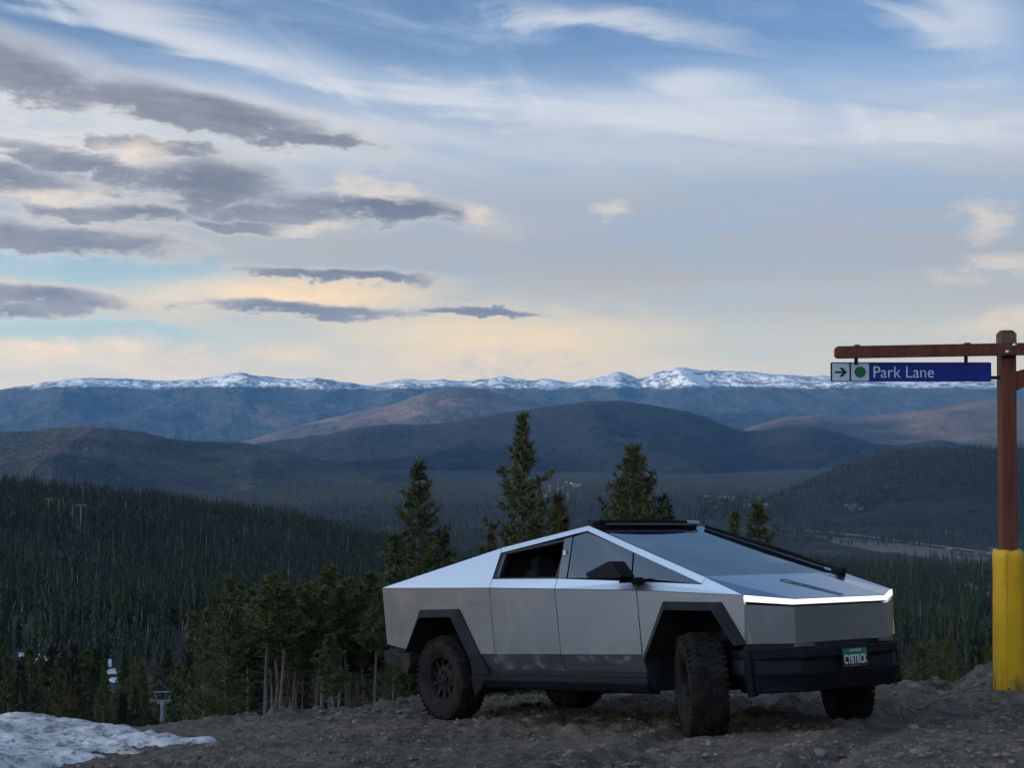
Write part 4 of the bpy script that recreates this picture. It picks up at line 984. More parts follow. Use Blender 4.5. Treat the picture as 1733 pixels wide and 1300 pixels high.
def build_trees():
    G = 'tall pines behind the truck'
    pine(880, 704, 62, 'big', 0, 'tallest pine, its sparse pointed crown standing high behind the truck roof', G, 1.0)
    pine(712, 779, 58, 'big', 1, 'pine with narrow top rising over the sloping rear of the truck', G, 1.18)
    pine(1062, 764, 64, 'big', 2, 'dense dark pine behind the roof peak, left of the twin tops', G, .92)
    pine(1086, 760, 66, 'big', 2, 'dense dark pine behind the roof light bar, right of the twin tops', G, .95)
    pine(1120, 845, 66, 'full', 1, 'shorter dark pine leaning on the twin topped pines behind the light bar', G, .9)
    pine(1298, 850, 70, 'big', 3, 'pointed small pine showing above the windshield wiper', G, 1.1)
    pine(1246, 868, 74, 'full', 0, 'smallest round pine top beside the pointed one above the windshield', G, .75)
    pine(945, 838, 66, 'brown', 0, 'brownish low pine beside the tallest pine', G, 1.0)
    pine(906, 872, 60, 'full', 2, 'broad low pine crown under the tallest pine', G, 1.1)
    pine(672, 905, 54, 'full', 0, 'bushy pine in front of the narrow one at the truck tail', G, 1.0)
    pine(745, 900, 60, 'full', 1, 'dark bushy pine just above the truck bed slope', G, 1.0)
    pine(826, 905, 63, 'brown', 0, 'thin brownish pine over the rear window', G, .8)
    G = 'pine stand beside the truck tail'
    L = [(318, 1085, 50, 'full', 1, .8), (332, 1042, 54, 'full', 0, .9), (348, 1030, 48, 'full', 2, .85), (358, 1006, 56, 'full', 0, .9), (383, 978, 52, 'full', 2, .95), (402, 1012, 60, 'bare', 3, 1.1), (412, 1000, 66, 'bare', 1, 1.2), (432, 1002, 58, 'bare', 1, 1.2), (441, 987, 64, 'bare', 3, 1.1), (456, 976, 50, 'bare', 0, 1.25), (461, 994, 51, 'bare', 2, 1.1),
         (478, 1004, 62, 'bare', 1, 1.1), (487, 1003, 52, 'bare', 3, 1.05), (494, 996, 54, 'bare', 0, 1.15), (506, 1010, 68, 'bare', 1, 1.0), (517, 994, 53, 'bare', 2, 1.15), (526, 970, 56, 'bare', 3, 1.15), (541, 1002, 58, 'bare', 1, 1.1), (556, 1016, 66, 'bare', 0, 1.1), (570, 985, 55, 'bare', 2, 1.15), (580, 962, 60, 'bare', 3, 1.25), (586, 1074, 44, 'bare', 1, 1.2), (597, 984, 58, 'bare', 0, 1.1), (609, 1002, 68, 'bare', 2, 1.0), (618, 1010, 54, 'bare', 1, 1.1), (628, 996, 57, 'bare', 3, 1.1), (634, 974, 62, 'bare', 0, 1.1), (643, 1004, 52, 'bare', 2, 1.1), (652, 1040, 56, 'bare', 0, 1.1), (662, 1090, 50, 'full', 2, .7), (680, 1085, 58, 'full', 1, .8)]
    L += [(px, yt, d, 'full', 1, w * .85) for i, (px, yt, d, w) in enumerate(((326, 1070, 70, 1.0), (344, 1040, 78, 1.0), (366, 1022, 74, 1.0), (392, 1018, 80, 1.0), (422, 1024, 82, 1.0), (448, 1030, 86, .95), (470, 1022, 84, 1.0), (500, 1030, 88, 1.0), (532, 1024, 84, 1.0), (562, 1030, 88, .95), (592, 1022, 86, 1.0), (606, 1040, 80, .9), (638, 1030, 84, 1.0), (668, 1036, 82, 1.0)))]
    L += [(px, yt, d, 'bare', i, 1.0) for i, (px, yt, d) in enumerate(((395, 1000, 57), (424, 994, 60), (449, 1000, 63), (470, 992, 57), (501, 990, 55), (511, 1004, 60), (534, 992, 62), (548, 1000, 52), (561, 996, 58), (576, 992, 64), (590, 998, 53), (604, 990, 60), (614, 996, 64), (640, 992, 56), (650, 998, 60), (660, 1004, 55)))]
    words = {'bare': 'bare trunked pine', 'full': 'bushy pine'}
    for i, (px, yt, d, kd, vi, w) in enumerate(sorted(L)):
        pine(px, yt, d, kd, vi, '%s, %s tree from the left in the stand beside the truck tail' % (words[kd], ORD[i]), G, w)
    G = 'dark conifers beyond the snow bank'
    L = [(-6, 1085, 84, 'full', 1, .9), (14, 1112, 74, 'full', 2, .9), (34, 1120, 70, 'full', 1, .9), (55, 1100, 78, 'full', 0, .9), (78, 1096, 82, 'full', 1, .95), (97, 1110, 74, 'full', 2, .8), (116, 1136, 66, 'brown', 0, .8), (130, 1092, 84, 'full', 1, .9), (146, 1102, 80, 'full', 0, .85), (160, 1100, 76, 'full', 1, .8), (172, 1120, 72, 'full', 2, .6), (225, 1165, 90, 'full', 1, .6), (206, 1180, 84, 'full', 1, .6), (247, 1172, 88, 'full', 2, .5), (300, 1150, 74, 'full', 1, .7)]
    for i, (px, yt, d, kd, vi, w) in enumerate(sorted(L)):
        lab = 'reddish brown conifer beyond the snow bank' if kd == 'brown' else 'dark conifer, %s from the left edge beyond the snow bank' % ORD[i]
        pine(px, yt, d, kd, vi, lab, G, w, 'conifer_tree')
    # low crowns that show under the truck between the wheels
    for i, (px, yt) in enumerate(((842, 1130), (872, 1140), (905, 1128), (1060, 1135), (1100, 1128))):
        pine(px, yt, 40 + i, 'full', i, 'young pine seen under the truck, %s from its rear wheel' % ORD[i], 'young pines below the shoulder', .8)
build_trees()

# ------------------------------------------------------------------ the forest
def conifer(name, seed, layers, blades, needle, width=.16, trunk=True, h0=.12):
    r = random.Random(seed); mb = MB()
    if trunk: mb.tube([(0, 0, -.02), (0, 0, .55), (0, 0, .97)], [.012, .009, .003], 4, mi=1, caps=False)
    for i in range(layers):
        f = i / (layers - 1); z = h0 + (1 - h0) * f; w = width * ((1 - f) ** .8 * .95 + .05); dz = (1 - h0) / layers
        nb = max(3, int(blades * (1 - .6 * f)))
        for k in range(nb):
            t = 6.283 * (k + r.random() * .8) / nb; l = w * r.uniform(.55, 1.15); hwd = l * (r.uniform(.30, .5) if layers < 15 else r.uniform(.14, .26))
            c, s_ = math.cos(t), math.sin(t); zz = z + r.uniform(-.4, .4) * dz
            tip = (l * c, l * s_, zz - l * r.uniform(.25, .55)); a = (.2 * l * c - hwd * s_, .2 * l * s_ + hwd * c, zz - .12 * l); b_ = (.2 * l * c + hwd * s_, .2 * l * s_ - hwd * c, zz - .12 * l); top = (0, 0, zz + dz * 1.5)
            mb.add([top, a, tip, b_], [(0, 1, 2), (0, 2, 3)], 0)
    return mb.mesh(name, [needle, 'bark'])
FAR = [conifer('far%d' % i, i, ly, 4, n, w, h0=h) for i, (n, w, h, ly) in enumerate((('needles_dark', .125, .18, 7), ('needles_dark', .11, .34, 6), ('needles_dark', .115, .30, 6), ('needles_dark', .14, .14, 7), ('needles_dark', .10, .48, 5), ('needles_brown', .09, .40, 5), ('bark', .035, .30, 3)))]
MID = [conifer('mid%d' % i, 50 + i, 22, 9, n, w, h0=h) for i, (n, w, h) in enumerate((('needles_dark', .11, .2), ('needles_dark', .10, .35), ('needles_dark', .105, .28), ('needles_dark', .12, .15), ('needles_dark', .09, .45)))]

def clearing(x, y, q, r):
    """True where no trees grow"""
    c = np.zeros_like(x, bool)
    c |= (r < 88)
    c |= (q > 168) & (q < 210) & (r > 88) & (r < 264)
    c |= (q >= 210) & (q < 318) & (r > 196) & (r < 250)
    c |= (q > 250) & (q < 304) & (r < 150)      # ski run with the lift, lower left
    c |= (q < 110) & (q > -200) & (r > 215) & (r < 262)
    c |= (np.abs(r - (398 + q * .10 + 14 * np.sin(q / 70))) < 9) & (q < 560) & (q > 30)
    c |= (np.abs(r - (800 + q * .2 + 30 * np.sin(q / 90))) < 17) & (q < 700)
    c |= (np.abs(r - (560 + (q - 40) * .10)) < 16) & (q < 330)                         # cut across the hillside
    c |= (r > 2300) & (r < 2720) & (q > 1290)                                          # road and open valley floor
    c |= (q > 1480) & (q < 1660) & (r > 268) & (r < 372)                                  # cabin yard
    c |= (np.hypot(x - 460, y - 1440) < 46)                                            # rock outcrop
    return c
def forest_points():
    pts = []
    def region(q0, q1, r0, r1, spacing, hmin, hmax, thin=0.0, H=Hg, patch=None):
        a0, a1 = math.atan((q0 - CX) / F), math.atan((q1 - CX) / F)
        n = int((a1 - a0) * .5 * (r1 * r1 - r0 * r0) / spacing ** 2)
        rr = np.sqrt(RNG.uniform(r0 * r0, r1 * r1, n)); a = RNG.uniform(a0, a1, n); x, y = rr * np.sin(a), rr * np.cos(a); q = CX + F * np.tan(a)
        keep = ~clearing(x, y, q, rr)
        den = fbm(x / 60 + 2, y / 60, 3)
        keep &= den + .25 * fbm(x / 210 + 4, y / 210, 2) > -.22 + thin
        if patch is not None: keep &= patch(x, y, q, rr)
        x, y, q, rr = x[keep], y[keep], q[keep], rr[keep]
        h = RNG.uniform(hmin * .75, hmax, len(x)) * (1 + .9 * fbm(x / 70, y / 70, 3))
        z = H(x, y)
        pts.append(np.stack([x, y, z - .3, h, q, rr], 1))
    region(-160, 1900, 88, 300, 4.6, 8, 13)
    region(-140, 1900, 300, 700, 5.2, 10, 16)
    region(-120, 1880, 700, 1700, 6.8, 11, 18)
    region(-100, 1860, 1700, 2900, 13.0, 11, 18, .12)
    region(-80, 1830, 2900, 5600, 19.0, 12, 20, .14)
    # trees on the two nearest hills across the valley
    region(1180, 1820, 3600, 4560, 15.0, 14, 22, .05, lambda x, y: np.maximum(hill_H('right', x, y), Hg(x, y)))
    region(-60, 760, 5000, 6450, 30.0, 15, 24, .30, lambda x, y: np.maximum(hill_H('left', x, y), Hg(x, y)))
    return np.concatenate(pts)
def build_forest():
    P_ = forest_points()
    x, y, z, h, q, rr = P_.T
    ytop = HY - (z + h - CZ) / rr * F
    brow = np.interp(q, [0, 200, 430, 660, 1040, 1500, 1560, 1733], [1215, 1222, 1205, 1180, 1165, 1150, 1138, 1098])
    hidden = (ytop > brow - 14) | ((q > 640) & (q < 1525) & (ytop > np.interp(q, [640, 1000, 1190, 1420, 1525], [990, 890, 888, 968, 1010]))) | (q < 5) | (q > 1725) | ((q > 320) & (q < 690) & (ytop > 1010) & (rr < 260))
    size = np.where(hidden, 0, h / rr)
    idx = np.argsort(-size)[:300]
    near = np.zeros(len(x), bool); near[idx] = True
    for j, i in enumerate(idx):
        sc = (h[i] * RNG.uniform(.8, 1.15),) * 2 + (h[i],)
        if rr[i] < 230:
            o = empty('conifer_tree', (x[i], y[i], z[i]), RNG.uniform(0, 6.28)); o.scale = sc
            tk, cr = PINES['full'][j % 3] if j % 5 else PINES['bare'][j % 4]
            obj('trunk', tk, o); obj('crown', cr, o)
        else: o = obj('conifer_tree', MID[int(RNG.integers(len(MID)))], None, (x[i], y[i], z[i]), (0, 0, RNG.uniform(0, 6.28)), sc)
        if q[i] < 640: tag(o, 'dark conifer among the nearest ranks of the forested slope on the left', 'tree', 'forest trees on the left slope')
        else: tag(o, 'dark conifer in the forested slope below the shoulder on the right', 'tree', 'forest trees on the right slope')
    # the rest of the wood: one mass, grown by geometry nodes on points
    rest = ~near
    me = bpy.data.meshes.new('forest'); n = int(rest.sum()); me.vertices.add(n)
    me.vertices.foreach_set('co', np.stack([x[rest], y[rest], z[rest]], 1).astype(np.float32).ravel())
    for nm, val in (('size', h[rest]), ('turn', RNG.uniform(0, 6.28, n)), ('wide', RNG.uniform(.8, 1.2, n))):
        at = me.attributes.new(nm, 'FLOAT', 'POINT'); at.data.foreach_set('value', val.astype(np.float32))
    at = me.attributes.new('variant', 'INT', 'POINT'); at.data.foreach_set('value', RNG.choice(len(FAR), n, p=[.24, .20, .13, .20, .16, .03, .04]).astype(np.int32))
    o = obj('forest', me); tag(o, 'dark conifer forest covering the slopes and the valley', 'forest', kind='stuff')
    src = bpy.data.collections.new('forest_tree_shapes')
    for m_ in FAR: src.objects.link(bpy.data.objects.new('tree_shape', m_))
    ng = bpy.data.node_groups.new('grow_forest', 'GeometryNodeTree')
    ng.interface.new_socket('Geometry', in_out='INPUT', socket_type='NodeSocketGeometry'); ng.interface.new_socket('Geometry', in_out='OUTPUT', socket_type='NodeSocketGeometry')
    N_ = ng.nodes; Lk = ng.links.new
    gi, go = N_.new('NodeGroupInput'), N_.new('NodeGroupOutput'); ip = N_.new('GeometryNodeInstanceOnPoints'); ci = N_.new('GeometryNodeCollectionInfo')
    ci.inputs['Collection'].default_value = src; ci.inputs['Separate Children'].default_value = True; ci.inputs['Reset Children'].default_value = True
    def attr(nm, t='FLOAT'): a = N_.new('GeometryNodeInputNamedAttribute'); a.data_type = t; a.inputs['Name'].default_value = nm; return a.outputs['Attribute']
    mp = N_.new('GeometryNodeMeshToPoints')
    Lk(gi.outputs[0], mp.inputs['Mesh']); Lk(mp.outputs['Points'], ip.inputs['Points']); Lk(ci.outputs[0], ip.inputs['Instance']); ip.inputs['Pick Instance'].default_value = True
    Lk(attr('variant', 'INT'), ip.inputs['Instance Index'])
    cr = N_.new('ShaderNodeCombineXYZ'); Lk(attr('turn'), cr.inputs[2]); Lk(cr.outputs[0], ip.inputs['Rotation'])
    wm = N_.new('ShaderNodeMath'); wm.operation = 'MULTIPLY'; Lk(attr('size'), wm.inputs[0]); Lk(attr('wide'), wm.inputs[1])
    cs = N_.new('ShaderNodeCombineXYZ'); Lk(wm.outputs[0], cs.inputs[0]); Lk(wm.outputs[0], cs.inputs[1]); Lk(attr('size'), cs.inputs[2]); Lk(cs.outputs[0], ip.inputs['Scale'])
    Lk(ip.outputs[0], go.inputs[0])
    md = o.modifiers.new('grow', 'NODES'); md.node_group = ng
    print('FOREST', len(x))
build_forest()

# ------------------------------------------------------------------ gravel, stones, snow
def rock_vf(seed, sub=1):
    r = random.Random(seed); import bmesh
    bm = bmesh.new(); bmesh.ops.create_icosphere(bm, subdivisions=sub, radius=1.0)
    V_ = []
    ax = [Vector((r.gauss(0, 1), r.gauss(0, 1), r.gauss(0, 1))).normalized() for _ in range(7)]; cut = [r.uniform(.55, .95) for _ in ax]
    for v in bm.verts:
        p = v.co.copy() * r.uniform(.92, 1.08)
        for a, c in zip(ax, cut):
            d = p.dot(a)
            if d > c: p -= a * (d - c)
        V_.append((p.x, p.y * .85, p.z * .62))
    F_ = [tuple(v.index for v in f.verts) for f in bm.faces]; bm.free(); return V_, F_
def build_gravel():
    varied('pebble', (.09, .07, .049), (.27, .215, .155), 7.0, .95, coord='Position', bmp=(.01, 6))
    protos = [tuple(map(np.array, rock_vf(i, 1))) for i in range(10)]      # 80 faces each
    small = []
    for i in range(8):                                                      # 20-face chips
        r = np.random.default_rng(90 + i); V0, F0 = rock_vf(500 + i, 1)
        ico = [(-.526, 0, .851), (.526, 0, .851), (-.526, 0, -.851), (.526, 0, -.851), (0, .851, .526), (0, .851, -.526), (0, -.851, .526), (0, -.851, -.526), (.851, .526, 0), (-.851, .526, 0), (.851, -.526, 0), (-.851, -.526, 0)]
        tri = [(1, 4, 0), (4, 9, 0), (4, 5, 9), (8, 5, 4), (1, 8, 4), (1, 10, 8), (10, 3, 8), (8, 3, 5), (3, 2, 5), (3, 7, 2), (3, 10, 7), (10, 6, 7), (6, 11, 7), (6, 0, 11), (6, 1, 0), (10, 1, 6), (11, 0, 9), (2, 11, 9), (5, 2, 9), (11, 2, 7)]
        small.append((np.array(ico) * r.uniform(.72, 1.15, (12, 1)) * np.array([1.15, .85, .55]), np.array(tri)))
    VV, FF, off = [], [], 0
    def put(V_, F_, x, y, s_, sink):
        nonlocal off
        a = RNG.uniform(0, 6.28); c, sn = math.cos(a), math.sin(a); z = float(ground_fine(np.array([x]), np.array([y]))[0])
        P_ = V_ * s_; P_ = np.stack([P_[:, 0] * c - P_[:, 1] * sn + x, P_[:, 0] * sn + P_[:, 1] * c + y, P_[:, 2] + z + s_ * sink], 1)
        VV.append(P_); FF.append(F_ + off); off += len(P_)
    n = 15000
    d = RNG.uniform(9.2, 19.2, n) ; q = RNG.uniform(-30, 1760, n); x = (q - CX) / F * d
    den = fbm(x * .5 + 7, d * .5, 3)
    zz = ground_fine(x, d)
    for i in range(n):
        rightside = x[i] > 2.2
        if den[i] < (-.12 if not rightside else -.2) and RNG.random() < .7: continue
        s_ = float(np.clip(RNG.lognormal(-4.55, .55), .005, .042)) * (1.25 if rightside else 1.0)
        V_, F_ = small[i % 8]
        a = RNG.uniform(0, 6.28); c, sn = math.cos(a), math.sin(a); P_ = V_ * s_
        VV.append(np.stack([P_[:, 0] * c - P_[:, 1] * sn + x[i], P_[:, 0] * sn + P_[:, 1] * c + d[i], P_[:, 2] + zz[i] + s_ * .15], 1)); FF.append(F_ + off); off += 12
    o = obj('gravel', big_mesh('gravel', np.concatenate(VV), np.concatenate(FF), 'pebble', False)); tag(o, 'loose gravel and pebbles strewn over the dirt shoulder', 'gravel', kind='stuff')
    # stones large enough to pick out: the berm beside the post and single ones on the track
    meshes = [mesh('stone', *rock_vf(200 + i, 2), 'stone') for i in range(8)]
    for me in meshes: me.polygons.foreach_set('use_smooth', [False] * len(me.polygons))
    spots = []
    for i in range(120):
        y = RNG.uniform(15.6, 18.2); xx = RNG.uniform(4.3, 7.6)
        spots.append((xx, y, float(np.clip(RNG.lognormal(-3.2, .42), .025, .10)), 'berm'))
    for (px, py, s_) in ((1385, 1270, .07), (1345, 1258, .05), (1480, 1240, .07), (1625, 1243, .075), (1500, 1238, .045), (1412, 1222, .06), (1470, 1205, .05), (1290, 1290, .06), (1330, 1262, .035), (1545, 1275, .05), (1590, 1262, .04), (1240, 1275, .045), (1655, 1278, .05), (1700, 1230, .05), (560, 1220, .06), (465, 1247, .07), (548, 1251, .045), (655, 1253, .05), (410, 1268, .05), (900, 1262, .045), (1010, 1250, .04), (975, 1236, .05), (755, 1262, .035), (1100, 1282, .05), (850, 1288, .04), (1200, 1262, .045), (520, 1206, .05), (575, 1208, .05), (600, 1290, .05), (700, 1280, .04)):
        vy = 1024 - .0407 * (px - CX); d_ = 1.1644 * F / (py - vy) ; spots.append(((px - CX) / F * d_, d_, s_, 'track'))
    for i, (xx, yy, s_, kd) in enumerate(spots):
        z = float(ground_fine(np.array([xx]), np.array([yy]))[0])
        o = obj('stone', meshes[i % 8], None, (xx, yy, z + s_ * .12), (RNG.uniform(-.3, .3), RNG.uniform(-.3, .3), RNG.uniform(0, 6.28)), (s_ * RNG.uniform(.9, 1.5), s_, s_ * RNG.uniform(.7, 1.1)))
        if kd == 'berm': tag(o, 'pale grey stone in the rubble bank beside the yellow post', 'stone', 'stones in the rubble bank')
        else: tag(o, 'pale single stone lying on the open gravel', 'stone', 'single stones on the track')
build_gravel()

def build_snow():
    xe_y = [8.5, 10.5, 11.3, 11.9, 12.6, 13.4, 13.75, 14.1, 14.7, 15.4, 16.2, 17.0, 18.0]; xe_x = [-3.6, -3.65, -3.5, -3.45, -3.2, -3.05, -3.4, -3.55, -3.8, -4.25, -4.75, -5.3, -6.2]
    xs = np.arange(-9.5, -2.5, .04); ys = np.arange(9.2, 17.6, .045); X, Y = np.meshgrid(xs, ys)
    e = np.interp(Y, xe_y, xe_x) + fbm(X * 1.5, Y * 1.5 + 4, 4, .6) * 1.3 - X
    back = sstep(17.3 - Y + (X + 5) * .25 + fbm(X, Y, 3) * 1.2, 0, 1.1)
    th = .10 * np.tanh(e / .55) + .10 * np.clip(e, 0, 3) * .75
    th = th + fbm(X * .9 + 3, Y * .9, 4, .55) * .26 * sstep(e, .1, 1.2) + fbm(X * 3.3, Y * 3.3, 4, .6, True) * .10 * sstep(e, 0, .5) + fbm(X * 11, Y * 11, 3, .6) * .035
    th = np.where(e > 0, th * back - .03 * (1 - back), -.08 + e * .15)
    Z = Hg(X, Y) + np.maximum(th, -.25) + .03
    o = obj('snow_bank', big_mesh('snow_bank', np.stack([X, Y, Z], -1).reshape(-1, 3), grid_faces(len(ys), len(xs)), 'snow')); tag(o, 'large dirty melting snow bank on the gravel at the lower left corner', 'snow bank')
    xs = np.arange(-7.6, -5.7, .05); ys = np.arange(16.4, 18.6, .05); X, Y = np.meshgrid(xs, ys)
    rr = np.hypot((X + 6.75) / .75, (Y - 17.5) / .8) + fbm(X * 1.4, Y * 1.4, 4) * .5
    Z = Hg(X, Y) + .95 * (1 - rr ** 2) * (1 - .2 * rr) ; Z = np.maximum(Z, Hg(X, Y) - .3)
    o = obj('snow_bank', big_mesh('snow_heap', np.stack([X, Y, Z], -1).reshape(-1, 3), grid_faces(len(ys), len(xs)), 'snow')); tag(o, 'small rounded snow heap behind the large snow bank at the left edge', 'snow bank')
build_snow()

# ------------------------------------------------------------------ things in the valley
def ray_ground(px, py, H=None, r0=60, r1=9000):
    """where the view ray through a photograph pixel meets the terrain"""
    ys = np.geomspace(r0, r1, 3000); a = (px - CX) / F
    p1 = pix(px, py, 1.0); x = p1.x * ys; z = CZ + (p1.z - CZ) * ys; h = (H or Hg)(x, ys)
    hit = np.argmax(z <= h); return Vector((x[hit], ys[hit], float(h[hit])))
def all_H(x, y): return np.maximum(np.maximum(Hg(x, y), hill_H('right', x, y)), np.maximum(hill_H('left', x, y), hill_H('blue', x, y)))
def build_valley():
    # clean snow left on the ski run
    M['clean_snow'] = mat('clean_snow', (.80, .83, .86), .6)
    varied('run_dirt', (.045, .040, .033), (.095, .085, .070), .35, .95, coord='Position')
    def patch(name, pts, m, label, cat, lift=.25, kind=None):
        P_ = [ray_ground(px, py) for px, py in pts]; c = sum(P_, Vector()) / len(P_)
        # fan sheet draped on the ground
        V_ = [(c.x, c.y, float(Hg(c.x, c.y)) + lift)]; n = len(P_); rings = 6
        for k in range(1, rings + 1):
            for p in P_:
                q = c.lerp(p, k / rings); jit = 1 + .0 * k; V_.append((q.x, q.y, float(Hg(q.x, q.y)) + lift * (1 if k < rings else -.5)))
        F_ = [(0, 1 + i, 1 + (i + 1) % n) for i in range(n)] + [(1 + k * n + i, 1 + (k + 1) * n + i, 1 + (k + 1) * n + (i + 1) % n, 1 + k * n + (i + 1) % n) for k in range(rings - 1) for i in range(n)]
        o = obj(name, mesh(name, V_, F_, m, True)); tag(o, label, cat, kind=kind)
    G = [([(176, 1136), (196, 1133), (199, 1142), (190, 1141), (178, 1142)], 'upper white snow strip on the ski run between the dark conifers'),
         ([(180, 1150), (202, 1149), (203, 1157), (188, 1156)], 'lower white snow strip on the ski run between the dark conifers'),
         ([(182, 1110), (188, 1108), (190, 1130), (180, 1131)], 'narrow snow tongue running up between the conifers'),
         ([(28, 1106), (60, 1107), (95, 1116), (98, 1124), (60, 1118), (30, 1112)], 'long snow strip under the conifers near the left edge')]
    for pts, lab in G: patch('snow_patch', pts, 'clean_snow', lab, 'snow patch')
    patch('ski_run', [(172, 1156), (206, 1160), (300, 1176), (320, 1190), (322, 1215), (180, 1215), (170, 1180)], 'run_dirt', 'bare dirt ski run winding between the trees', 'ski run', .12, 'structure')
    patch('dirt_bank', [(222, 1148), (240, 1142), (262, 1150), (285, 1164), (250, 1166), (224, 1160)], 'run_dirt', 'low brown earth bank beside the ski run', 'earth bank', .6, 'structure')
    # valley road
    varied('road_surface', (.16, .155, .15), (.22, .21, .20), .02, .9, coord='Position'); varied('pale_meadow', (.10, .093, .078), (.16, .148, .125), .012, .95, coord='Position')
    L = [(1362, 899), (1420, 904), (1480, 911), (1540, 919), (1600, 927), (1660, 935), (1720, 942), (1790, 950)]
    P_ = [ray_ground(a, b_) for a, b_ in L]; V_, F_ = [], []
    for p in P_:
        for w in (-9, 9): V_.append((p.x, p.y + w, p.z + 1.6))
    F_ = [(2 * i, 2 * i + 2, 2 * i + 3, 2 * i + 1) for i in range(len(P_) - 1)]
    n = len(V_); V_ += [(x, y, z - 4) for x, y, z in V_]; F_ += [(2 * i, n + 2 * i, n + 2 * i + 2, 2 * i + 2) for i in range(len(P_) - 1)]
    o = obj('road', mesh('road', V_, F_, 'road_surface')); tag(o, 'pale straight valley road beyond the truck hood', 'road', kind='structure')
    patch('meadow', [(1370, 905), (1480, 914), (1600, 930), (1700, 944), (1700, 958), (1600, 950), (1500, 936), (1400, 918)], 'pale_meadow', 'open pale meadow along the valley road', 'meadow', .8, 'structure')
    # houses
    cols = [((.13, .125, .12), (.06, .06, .065)), ((.15, .125, .105), (.09, .085, .085)), ((.17, .165, .16), (.09, .09, .095)), ((.12, .09, .075), (.17, .17, .175))]
    hm = []
    for i, (w, rf) in enumerate(cols):
        M['house_wall%d' % i] = mat('house_wall%d' % i, w, .9); M['house_roof%d' % i] = mat('house_roof%d' % i, rf, .8); M['house_window'] = M.get('house_window') or mat('house_window', (.03, .035, .04), .2)
        L_, B_, h_ = (14, 10, 6) if i % 2 == 0 else (18, 11, 7)
        mb = MB(); mb.prism([(-B_ / 2, -2), (B_ / 2, -2), (B_ / 2, h_), (0, h_ + 3.4), (-B_ / 2, h_)], 0, -L_ / 2, L_ / 2); wall = mb.mesh('wall', ['house_wall%d' % i])
        mb = MB(); t = .4
        for s_ in (-1, 1): mb.add([(-L_ / 2 - .6, s_ * (B_ / 2 + .8), h_ - .35), (L_ / 2 + .6, s_ * (B_ / 2 + .8), h_ - .35), (L_ / 2 + .6, 0, h_ + 3.9), (-L_ / 2 - .6, 0, h_ + 3.9), (-L_ / 2 - .6, s_ * (B_ / 2 + .8), h_ - .7), (L_ / 2 + .6, s_ * (B_ / 2 + .8), h_ - .7), (L_ / 2 + .6, 0, h_ + 3.5), (-L_ / 2 - .6, 0, h_ + 3.5)], [(0, 1, 2, 3), (7, 6, 5, 4), (0, 4, 5, 1), (1, 5, 6, 2), (3, 7, 4, 0)])
        hm.append((wall, mb.mesh('roof', ['house_roof%d' % i])))
    rnd = random.Random(5)
    def town(n, x0, x1, y0, y1, lab, grp, sc=1.0):
        for i in range(n):
            p = ray_ground(rnd.uniform(x0, x1), rnd.uniform(y0, y1), all_H); w, rf = hm[rnd.randrange(4)]
            e = empty('house', p, rnd.uniform(0, 3.14)); e.scale = (sc,) * 3; tag(e, lab, 'house', grp); obj('wall', w, e); obj('roof', rf, e)
    town(20, 925, 985, 818, 846, 'pale house in the distant town right of the tallest pine', 'houses of the distant town', .85)
    town(22, 1180, 1292, 845, 864, 'small house on the wooded foothill above the windshield', 'houses on the foothill', 1.3)
    town(13, 1606, 1690, 934, 945, 'small house beside the valley road near the yellow post', 'houses by the road', .8)
    town(6, 1430, 1460, 856, 868, 'small pale house at the foot of the forested hill', 'houses under the forested hill', .9)
    # rock outcrop on the right slope
    for (px, py, s_, lab) in ((1636, 1003, 15, 'big grey boulder standing out of the forest below the valley road'), (1642, 1014, 9, 'smaller pale boulder at the foot of the big grey one in the forest'), (1668, 1000, 8, 'lone grey boulder in the forest close to the yellow post')):
        p = ray_ground(px, py + 8); k = p.y / F; me = mesh('boulder', *rock_vf(300 + int(px), 2), 'stone')
        o = obj('boulder', me, None, (p.x, p.y - 12, p.z + s_ * k * .9), (0, 0, px), (s_ * k, s_ * k, s_ * k * 1.5)); tag(o, lab, 'boulder')
    # ski lift: tower with cross arm, chair on the cable, far towers
    varied('galvanised', (.20, .21, .22), (.30, .31, .32), .8, .55, .6)
    def tower(px, ytop, dist, name, label, arm=3.0):
        t = pix(px, ytop, dist); zg = float(Hg(t.x, dist)) - .3; h = t.z - zg
        e = empty(name, (t.x, dist, zg)); tag(e, label, 'lift tower', 'ski lift towers')
        mb = MB(); mb.tube([(0, 0, 0), (0, 0, h - .8)], [.32, .24], 10); obj('mast', mb.mesh('mast', ['galvanised'], True), e)
        a = MB(); a.box(-arm, arm, -.14, .14, h - 1.0, h - .72); ar = obj('cross_arm', a.mesh('cross_arm', ['galvanised']), e)
        for s_ in (-1, 1):
            mb = MB(); mb.box(s_ * arm - .18, s_ * arm + .18, -1.5, 1.5, h - 1.3, h - 1.02)
            for k in range(5): mb.tube([(s_ * arm - .1, -1.3 + k * .65, h - 1.45), (s_ * arm + .1, -1.3 + k * .65, h - 1.45)], .22, 8)
            obj('sheave_train', mb.mesh('sheave_train', ['galvanised']), ar)
        mb = MB()
        for s_ in (-1, 1): mb.tube([(s_ * arm * .35, 0, h - .75), (s_ * arm * .5, 0, h)], .05, 5)
        mb.tube([(-arm * .55, 0, h), (arm * .55, 0, h)], .06, 5); obj('lifting_frame', mb.mesh('lifting_frame', ['galvanised']), ar)
        return Vector((t.x, dist, zg + h - 1.2))
    A = tower(276, 1172, 128, 'lift_tower', 'grey ski lift tower with wide cross arm rising behind the brow beside the pine stand', 1.45)
    B = tower(137, 853, 900, 'lift_tower', 'tiny pale lift tower standing above the forest on the left hill', 3.0)
    C = tower(82, 843, 960, 'lift_tower', 'faint smaller lift tower left of the other one above the forest', 2.6)
